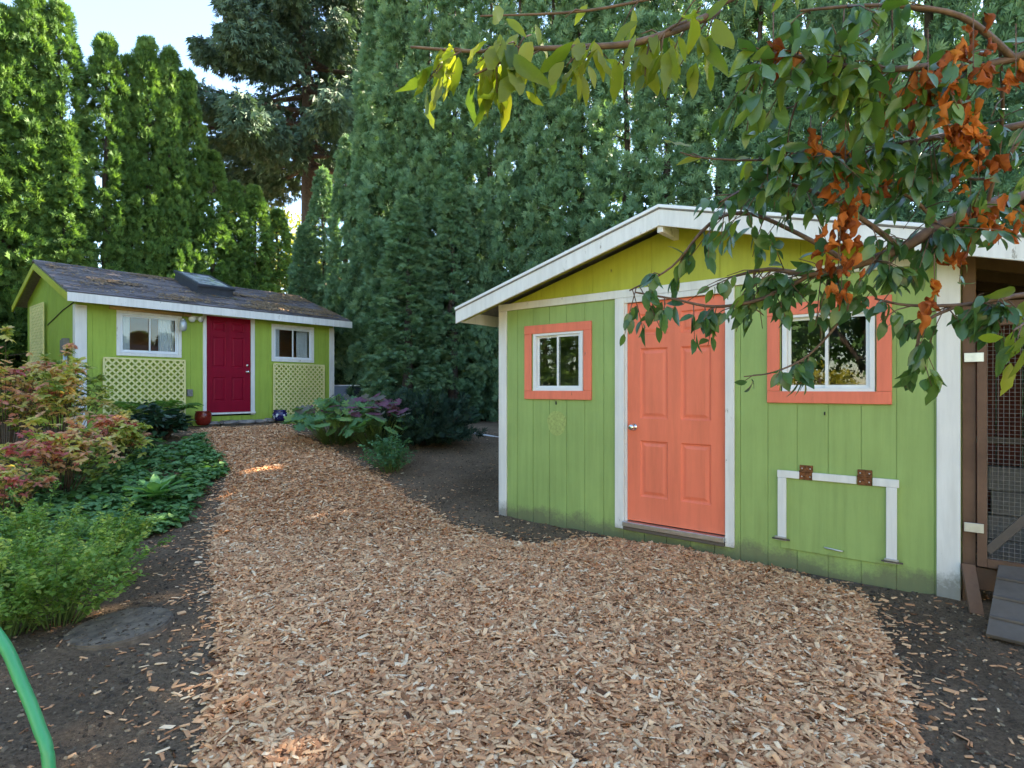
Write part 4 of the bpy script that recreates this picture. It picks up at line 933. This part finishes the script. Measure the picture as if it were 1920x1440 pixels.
# lobed-leaf perennial (green with purple tops) between path and juniper
def lobed(k=7):
    V = [(0, 0, 0), (0, .42, .03)]; F = []
    ring = []
    for i in range(k*4+1):
        u = i/(k*4); a = R(-165+330*u); r = .36+.20*abs(math.cos(u*k*math.pi))**.7*(1-.25*abs(2*u-1)); r += .02*math.sin(i*5.1)
        ring.append((math.sin(a)*r, .42+math.cos(a)*r, .05*math.cos(u*k*2*math.pi)-.25*r*r))
    V += ring
    for i in range(k*4): F.append((1, 2+i, 3+i, 3+i)) if False else F.append((1, 2+i, 3+i))
    return np.array(V), F
LB = lobed()
for q, (px, py, nl, rad, H_, lb) in enumerate(((632, 830, 180, .70, .76, 'lobed green leafy perennial beside the path and blue pot'), (708, 836, 190, .70, .82, 'lobed perennial with purple topped leaves by the juniper'))):
    b = gz(px, py); t = empty('lobed_leaf_plant', b); tag(t, lb, 'plant'); ms = []; V, F = [], []; rs = np.random.default_rng(90+q)
    for i in range(nl):
        a = rs.uniform(0, 6.28); rr = rad*rs.random()**.5; h = H_*(1-.55*(rr/rad)**2)*rs.uniform(.75, 1.05); p = np.array([math.cos(a)*rr, math.sin(a)*rr, h])
        pur = q == 1 and h > .52 and p[0] < .5
        tone = rs.choice([4, 5]) if (pur and rs.random() < .75) or (q == 0 and h > .5 and rs.random() < .3) else rs.choice([0, 1, 1, 2, 2, 3])
        d = np.array([math.cos(a)*.8+rs.normal(0, .4), math.sin(a)*.8-.35+rs.normal(0, .4), rs.uniform(-.7, .1)])
        ms.append((m4(d, (rs.normal(0, .5), -.6+rs.normal(0, .5), 1), rs.uniform(.13, .24), p), int(tone)))
        bx, by = p[0]*.3, p[1]*.3; bz = float(soilz(b.x+bx, b.y+by))-b.z-.02
        tube_into(V, F, [(bx, by, bz), (p[0]*.75, p[1]*.75, h*.75), tuple(p)], [.005, .004, .003], 5)
    tag(mesh_obj('stalks', V, F, M['gstem'], t, True), kind='stuff'); leaf_objs(t, 'leaf', LB, ms, nl, M['oak'], 6, (.1, 1.0))
b = gz(735, 882); stems_shrub('rue_plant', 'small blue green fine leaved plant at the path edge before the juniper', 'plant', b, .52, .50, 54, M['rue'], LEAF2, .055, 34, lambda rs, e: .5+rs.normal(0, .2), 120, stemmat='gstem', sr=.004)
# juniper
b = gz(795, 832); t = empty('juniper_shrub', b); tag(t, 'dark feathery juniper before the hedge, between perennials and shed', 'shrub'); rs = np.random.default_rng(77)
V, F = [], []; T, D, S = [], [], []
for i in range(90):
    az = rs.uniform(0, 6.28); L = rs.uniform(.6, 1.15); el = rs.uniform(.25, 1.3); d = np.array([math.cos(az)*math.cos(el), math.sin(az)*math.cos(el), math.sin(el)*.95])
    P = [d*L*u+np.array([0, 0, -.10*L*u*u]) for u in np.linspace(0, 1, 6)]; P[0] = np.array([d[0]*.05, d[1]*.05, -.05]); tube_into(V, F, P, [.012*(1-.8*u) for u in np.linspace(0, 1, 6)], 4)
    for q in range(60):
        u = .25+.75*rs.random(); j = min(4, int(u*5)); f = u*5-j; T.append(P[j]*(1-f)+P[j+1]*f+rs.normal(0, .035, 3)); D.append(d+rs.normal(0, .55, 3)+[0, 0, .15]); S.append(rs.uniform(.07, .16))
tag(mesh_obj('stems', V, F, M['bark'], t, True), kind='stuff'); n = len(T); fan = fan_t(5, 40, .12, .5)
scatter('foliage', fan[0], fan[1], basis(np.array(D), rs.normal(size=(n, 3))), np.array(S), np.array(T), np.clip(rs.normal(.5, .2, n), 0, 1), M['juniper'], t)
# bare young trunk by the fence, white pipe, stepping stone, hose
b = gz(646, 765); o = tube('sapling_trunk', [b+Vector((0, 1.5, -.2)), b+Vector((-.1, 1.5, .9)), b+Vector((-.06, 1.5, 1.7)), b+Vector((-.16, 1.5, 2.6))], [.06, .05, .04, .03], M['bark'], None, 8); tag(o, 'thin dark bare trunk before the white board fence', 'trunk')
a = gp(872, 812); c = gp(945, 822); dv = (c-a); a = a-dv*.2; c = c+dv*.6
a.z = float(soilz(a.x, a.y))+.014; c.z = float(soilz(c.x, c.y))+.014
o = tube('white_pipe', [a, (a+c)/2+Vector((0, 0, .002)), c], .018, M['vinyl'], None, 10); tag(o, 'thin white pipe lying on the soil behind the shed corner', 'pipe')
b = gp(226, 1182); bm = bmesh.new(); bmesh.ops.create_cone(bm, cap_ends=True, segments=48, radius1=.272, radius2=.262, depth=.05)
bmesh.ops.bevel(bm, geom=[e for e in bm.edges if abs(e.verts[0].co.z-e.verts[1].co.z) < .001], offset=.008, segments=2, affect='EDGES')
o = bm_obj('stepping_stone', bm, M['concrete'], None, 0, False); o.location = (b.x, b.y, float(soilz(b.x, b.y))+.008); o.rotation_euler = (R(1.5), R(-2), 0)
tag(o, 'round mossy concrete stepping stone set in the soil', 'stepping stone')
n = 260; aa = RNG.uniform(0, 6.28, n); rr = .25*RNG.random(n)**.5; sz = .003+.012*RNG.random(n)**3
sc_ = scatter('stone_litter', OV, CF, basis(rand_unit(n)*[1, 1, .2], rand_unit(n)*[.3, .3, 0]+[0, 0, 1]), np.stack([sz*RNG.uniform(.8, 3, n), sz, sz*.6], -1), np.stack([np.cos(aa)*rr, np.sin(aa)*rr, np.full(n, .026)], -1), RNG.random(n), M['clod'], o)
hp = box('hose_post', -.04, .04, -.04, .04, -.2, 1.12, M['wood'], None, .004); hp.location = (-1.42, 1.2, 0); tag(hp, 'brown wooden post that carries the green hose', 'post')
hs = spline([(-1.56, 1.22, .02), (-1.55, 1.22, .6), (-1.50, 1.2, 1.02), (-1.42, 1.19, 1.135), (-1.28, 1.18, 1.08), (-1.13, 1.165, .98), at(2, 1200, 1.15), at(40, 1280, 1.13), at(72, 1360, 1.11), at(92, 1440, 1.09), (-.86, 1.06, .45), (-.88, 1.03, .15), (-1.0, .95, .03), (-1.3, .8, .016), (-1.8, .5, .016)], 10)
o = tube('garden_hose', hs, .0108, M['hose'], None, 12); tag(o, 'bright green garden hose hanging in a loop', 'hose')
# ------------------------------------------------------------------ fruit tree whose branches hang into view (trunk stands beside the camera)
tree = empty('fruit_tree', (2.75, .75, 0)); tag(tree, 'leafy fruit tree branch with green and withered orange leaves overhanging the shed', 'tree')
OFF = Vector((2.75, .75, 0))
V, F = [], []
def wood(pts, r0, r1, k=7):
    P = spline(pts, 5); n = len(P); tube_into(V, F, [p-OFF for p in P], [r0+(r1-r0)*i/(n-1) for i in range(n)], k); return P
fork = Vector((2.65, .85, 1.55))
tube_into(V, F, [p-OFF for p in (Vector((2.75, .75, -.15)), Vector((2.74, .77, .5)), Vector((2.68, .82, 1.1)), fork)], [.12, .095, .085, .075], 12)
BR = []
def branch(pts, r0, r1, dens, kind='g', hang=.5, sub=.16, tone=.4):
    P = wood(pts, r0, r1); BR.append((P, dens, kind, hang, sub, tone)); return P
A = at
b1 = branch([fork, Vector((2.3, 1.5, 1.95)), A(1960, 368, 1.95), A(1850, 388, 1.9), A(1760, 425, 1.88), A(1690, 465, 1.88), A(1600, 498, 1.9), A(1520, 515, 1.95), A(1440, 505, 2.0), A(1370, 520, 2.05)], .034, .004, 40, 'g', .6)
branch([A(1520, 515, 1.95), A(1430, 560, 2.0), A(1340, 575, 2.05), A(1260, 560, 2.1), A(1190, 548, 2.1)], .008, .003, 30, 'g', .9, .12)
branch([A(1600, 498, 1.9), A(1500, 440, 1.95), A(1400, 400, 2.0), A(1330, 420, 2.05), A(1260, 500, 2.1), A(1180, 545, 2.15)], .009, .003, 30, 'g', .8, .15)
branch([A(1690, 465, 1.88), A(1600, 400, 1.85), A(1500, 350, 1.85), A(1420, 345, 1.85), A(1340, 385, 1.9)], .010, .003, 34, 'g', .7, .17)
branch([fork, Vector((2.2, 1.35, 2.25)), A(1930, 232, 1.75), A(1800, 250, 1.75), A(1690, 270, 1.75), A(1600, 290, 1.75), A(1500, 280, 1.75), A(1440, 300, 1.75)], .016, .003, 40, 'g', .6, .15)
branch([A(1440, 300, 1.75), A(1380, 300, 1.75), A(1310, 295, 1.75), A(1275, 285, 1.75)], .004, .002, 20, 'y', .3, .06, .5)
branch([fork, Vector((2.3, 1.4, 1.75)), A(1960, 548, 1.75), A(1880, 560, 1.75), A(1800, 572, 1.75), A(1700, 572, 1.8), A(1640, 560, 1.85)], .012, .003, 14, 'g', .8, .12)
branch([A(1800, 572, 1.75), A(1740, 600, 1.78), A(1720, 640, 1.8), A(1730, 680, 1.8)], .006, .002, 44, 'g', 1, .12)
branch([A(1560, 510, 1.93), A(1590, 570, 1.95), A(1560, 620, 1.95), A(1510, 670, 1.97), A(1450, 698, 1.98), A(1395, 706, 2.0)], .006, .002, 26, 'g', .6, .07)
branch([fork, Vector((2.1, 1.2, 2.4)), A(1900, 110, 1.55), A(1780, 120, 1.5), A(1660, 130, 1.5), A(1560, 120, 1.5), A(1470, 100, 1.5), A(1420, 110, 1.5)], .014, .003, 36, 'g', .6, .15, .6)
branch([A(1660, 130, 1.5), A(1590, 200, 1.6), A(1600, 300, 1.7), A(1600, 400, 1.75)], .007, .002, 18, 'g', .6, .12)
branch([A(1560, 120, 1.5), A(1500, 180, 1.6), A(1480, 240, 1.65)], .005, .002, 30, 'g', .6, .12, .6)
branch([A(1850, 388, 1.9), A(1870, 300, 1.8), A(1880, 200, 1.65), A(1875, 90, 1.55)], .007, .004, 12, 'g', .5, .14)
branch([A(1930, 232, 1.75), A(1860, 330, 1.8), A(1780, 330, 1.85), A(1700, 340, 1.85)], .006, .003, 24, 'g', .6, .15)
branch([A(1960, 548, 1.75), A(1925, 600, 1.5), A(1900, 620, 1.45)], .004, .002, 30, 'y', .9, .08, .3)
branch([A(1760, 425, 1.88), A(1720, 380, 1.85), A(1660, 350, 1.85), A(1600, 350, 1.85)], .007, .003, 22, 'g', .6, .15)
# upper branch crossing the top of the picture, lit from behind
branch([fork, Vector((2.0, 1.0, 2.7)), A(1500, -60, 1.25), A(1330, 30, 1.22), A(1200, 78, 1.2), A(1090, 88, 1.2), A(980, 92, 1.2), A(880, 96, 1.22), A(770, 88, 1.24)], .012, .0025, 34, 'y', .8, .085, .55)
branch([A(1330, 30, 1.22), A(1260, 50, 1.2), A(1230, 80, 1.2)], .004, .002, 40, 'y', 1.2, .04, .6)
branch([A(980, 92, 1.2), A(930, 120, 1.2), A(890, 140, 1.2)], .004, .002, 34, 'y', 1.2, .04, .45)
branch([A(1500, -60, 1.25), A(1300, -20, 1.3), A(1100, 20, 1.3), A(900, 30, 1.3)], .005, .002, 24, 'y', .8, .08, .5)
branch([A(1900, 110, 1.55), A(1800, 30, 1.5), A(1650, 10, 1.5), A(1500, 20, 1.5)], .01, .003, 26, 'g', .6, .14, .6)
leaves = {'g': [], 'y': []}; rs = np.random.default_rng(21)
for P, dens, kind, hang, sub, tone in BR:
    seg = [(P[i+1]-P[i]).length for i in range(len(P)-1)]; L = sum(seg)
    vis = [i for i in range(len(P)-1) if P[i].y > .9 and abs(P[i].x/P[i].y) < 1.05]
    if not vis: continue
    nsub = max(3, int(L*dens*(.50 if kind == 'y' else .66)))
    for q in range(nsub):
        i = vis[rs.integers(0, len(vis))]
        if kind == 'y' and math.sin(P[i].x*19+1)+math.sin(P[i].x*43) < -.35: continue
        p = P[i].lerp(P[i+1], rs.random()); tg = (P[i+1]-P[i]).normalized()
        d = Vector(rs.normal(0, .7, 3))+tg*.6+Vector((0, 0, -hang*.9)); d.normalize(); sl_ = sub*rs.uniform(.4, 1.25)
        e = p+d*sl_+Vector((0, 0, -.15*sl_)); tube_into(V, F, [p-OFF, p.lerp(e, .5)+Vector((0, 0, .01))-OFF, e-OFF], [.0022, .0018, .0012], 4)
        for w in range(rs.integers(3, 7) if kind == 'g' else rs.integers(2, 5)):
            u = rs.uniform(.25, 1.0); pp = p.lerp(e, u)+Vector(rs.normal(0, .006 if kind == 'g' else .018, 3))
            ld = Vector(rs.normal(0, .55, 3))+d*.5+Vector((0, 0, -hang)); nr = Vector(rs.normal(0, .5, 3))+Vector((0, -.5, .7))
            s_ = rs.uniform(.042, .080) if kind == 'g' else rs.uniform(.042, .098)
            leaves[kind].append((pp-OFF, ld, nr, s_, float(np.clip(tone+rs.normal(0, .2), 0, 1)), pp))
tag(mesh_obj('branches', V, F, M['twig'], tree, True), kind='stuff')
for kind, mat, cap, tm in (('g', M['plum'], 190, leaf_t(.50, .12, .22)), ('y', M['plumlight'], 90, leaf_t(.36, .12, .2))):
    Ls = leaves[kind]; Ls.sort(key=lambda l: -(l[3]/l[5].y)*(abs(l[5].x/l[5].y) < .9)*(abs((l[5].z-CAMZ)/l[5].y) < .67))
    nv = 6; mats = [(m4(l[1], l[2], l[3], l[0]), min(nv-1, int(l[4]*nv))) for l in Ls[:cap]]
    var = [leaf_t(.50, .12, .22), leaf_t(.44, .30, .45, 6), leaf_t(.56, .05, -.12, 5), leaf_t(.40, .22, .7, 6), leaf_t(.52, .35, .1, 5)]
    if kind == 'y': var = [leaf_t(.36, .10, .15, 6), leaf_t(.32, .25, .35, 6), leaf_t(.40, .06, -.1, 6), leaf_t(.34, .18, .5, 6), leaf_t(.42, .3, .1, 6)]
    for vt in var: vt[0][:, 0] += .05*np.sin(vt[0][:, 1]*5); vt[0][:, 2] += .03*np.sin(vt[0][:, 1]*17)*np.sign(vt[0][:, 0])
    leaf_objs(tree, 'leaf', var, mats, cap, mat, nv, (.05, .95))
    rest = Ls[cap:]
    if rest: scatter('foliage', tm[0], tm[1], basis(np.array([l[1] for l in rest]), np.array([l[2] for l in rest])), np.array([l[3] for l in rest]), np.array([l[0] for l in rest]), np.array([l[4] for l in rest]), mat, tree, True)
# withered orange leaf clusters
def dead_t(seed):
    r = np.random.default_rng(seed); V, F = [], []
    for i in range(6):
        t = i/5; hw = .22*math.sin(math.pi*min(.97, t**.8+.03))+.01; tw = r.normal(0, .35)+t*1.2
        for j in range(4):
            s_ = (j-1.5)/1.5; c = s_*2.1; V.append((hw*math.sin(c)*math.cos(tw)*.8+r.normal(0, .045)+.12*math.sin(t*4+seed), t*.85+r.normal(0, .03), hw*(1-math.cos(c))*1.0+hw*math.sin(c)*math.sin(tw)+r.normal(0, .05)))
    for i in range(5):
        for j in range(3): b = i*4+j; F.append((b, b+1, b+5, b+4))
    return np.array(V), F
dm = [scatter_mesh('dead_leaf', *dead_t(q), np.eye(3)[None], np.ones(1), np.zeros((1, 3)), np.array([.15+.7*((q*5) % 8)/7]), M['dead'], True) for q in range(8)]
for (px, py, d, n, spn, lng) in ((1585, 330, 1.72, 9, .025, .05), (1588, 400, 1.72, 12, .025, .06), (1575, 460, 1.72, 12, .03, .06), (1572, 495, 1.75, 8, .025, .04), (1578, 545, 1.8, 5, .015, .03), (1740, 140, 1.5, 16, .045, .05),
        (1825, 110, 1.5, 14, .035, .06), (1808, 215, 1.6, 12, .03, .06), (1835, 305, 1.7, 13, .035, .05), (1795, 245, 1.65, 7, .03, .03), (1872, 430, 1.85, 12, .04, .05), (1820, 405, 1.85, 9, .035, .03), (1905, 130, 1.5, 9, .03, .06),
        (1692, 225, 1.7, 10, .03, .05), (1540, 262, 1.72, 11, .05, .03), (1520, 290, 1.74, 8, .04, .03), (1752, 548, 1.76, 6, .02, .04), (1790, 470, 1.86, 6, .03, .02), (1450, 92, 1.5, 6, .025, .03), (1675, 335, 1.82, 6, .025, .03)):
    c = A(px, py, d)
    for q in range(int(n*1.5)):
        p = c+Vector((rs.normal(0, spn), rs.normal(0, spn*.8), rs.normal(0, lng*.7)))-OFF
        o = link(bpy.data.objects.new('dead_leaf', dm[rs.integers(0, 8)]), tree); o.matrix_local = m4((rs.normal(0, .4), rs.normal(0, .4), -1), rs.normal(size=3), rs.uniform(.038, .07), p)
    tw = [c+Vector((0, 0, .12))-OFF, c-OFF, c+Vector((0, 0, -lng))-OFF]; VV, FF = [], []; tube_into(VV, FF, tw, [.002, .0018, .001], 4); mesh_obj('twig', VV, FF, M['twig'], tree)

# ------------------------------------------------------------------ the yard behind the camera (mirrored in the panes; house and lawn added for bounce light)
def lawnmat():
    m, t, p, o = newmat('bounce_fill_lawn'); n1 = noise(t, .6, 6); n2 = noise(t, 40, 5)
    c = ramp(t, n1.outputs[0], [(.3, (.09, .14, .03)), (.7, (.22, .22, .07))]).outputs[0]
    c = mixc(t, .8, c, ramp(t, n2.outputs[0], [(.3, (.5, .5, .5)), (.7, (1.3, 1.3, 1.2))]).outputs[0], 'MULTIPLY')
    t.links.new(c, p.inputs['Base Color']); p.inputs['Roughness'].default_value = .9; bump(t, p, n2.outputs[0], .6, .03); return m
lawn = grid_obj('lawn', np.linspace(-16, 14, 40), np.linspace(-14, -1.2, 24), lambda x, y: g(x, y)+.045+.01*wob(x, y, 2, 3), lawnmat()); tag(lawn, kind='structure')  # unseen lawn added to throw sunlight back up at the sheds
M['siding'] = paint('cream_lap_siding', (.66, .58, .46), .7, .06, (3, 3, 20), .2)
hs_ = empty('bounce_fill_house', (-1.5, -9.5, 0)); tag(hs_, 'unseen cream lap sided house added for warm bounce light', 'house')  # invented house, out of view, reflecting warm sun onto the shed fronts
for k in range(24): prism('siding_board', [(0, .0+k*.2), (.02, .0+k*.2), (.004, .2+k*.2-.002), (0, .2+k*.2-.002)], 'x', 0, 12, M['siding'], hs_, 0)
box('wall', 0, 12, -7, -.001, 0, 4.8, M['siding'], hs_, 0)
prism('roof', [(.6, 4.7), (-3.5, 6.8), (-7.6, 4.7), (-7.6, 4.85), (-3.5, 6.97), (.6, 4.85)], 'x', -.5, 12.5, M['roofing'], hs_, 0)
for x in (1.2, 4.4, 8.6):
    w_ = box('window', x, x+1.6, .021, .05, 1.0, 2.3, M['vinyl'], hs_); box('pane', x+.08, x+1.52, .051, .056, 1.08, 2.22, M['mirror'], w_, 0)
for i, (x, y, H_, r_) in enumerate(((-6.0, -4.2, 5.5, 2.0), (-9.2, -3.0, 6.5, 2.4), (-8.2, -7.5, 7.0, 2.6), (-12.0, -6.0, 7.5, 2.8))):
    blob_tree('yard_tree', 'leafy green tree on the lawn beside the cream house', x, y, H_, r_, M['cover'], 4500, .2, 30+i, 'leafy trees on the lawn')
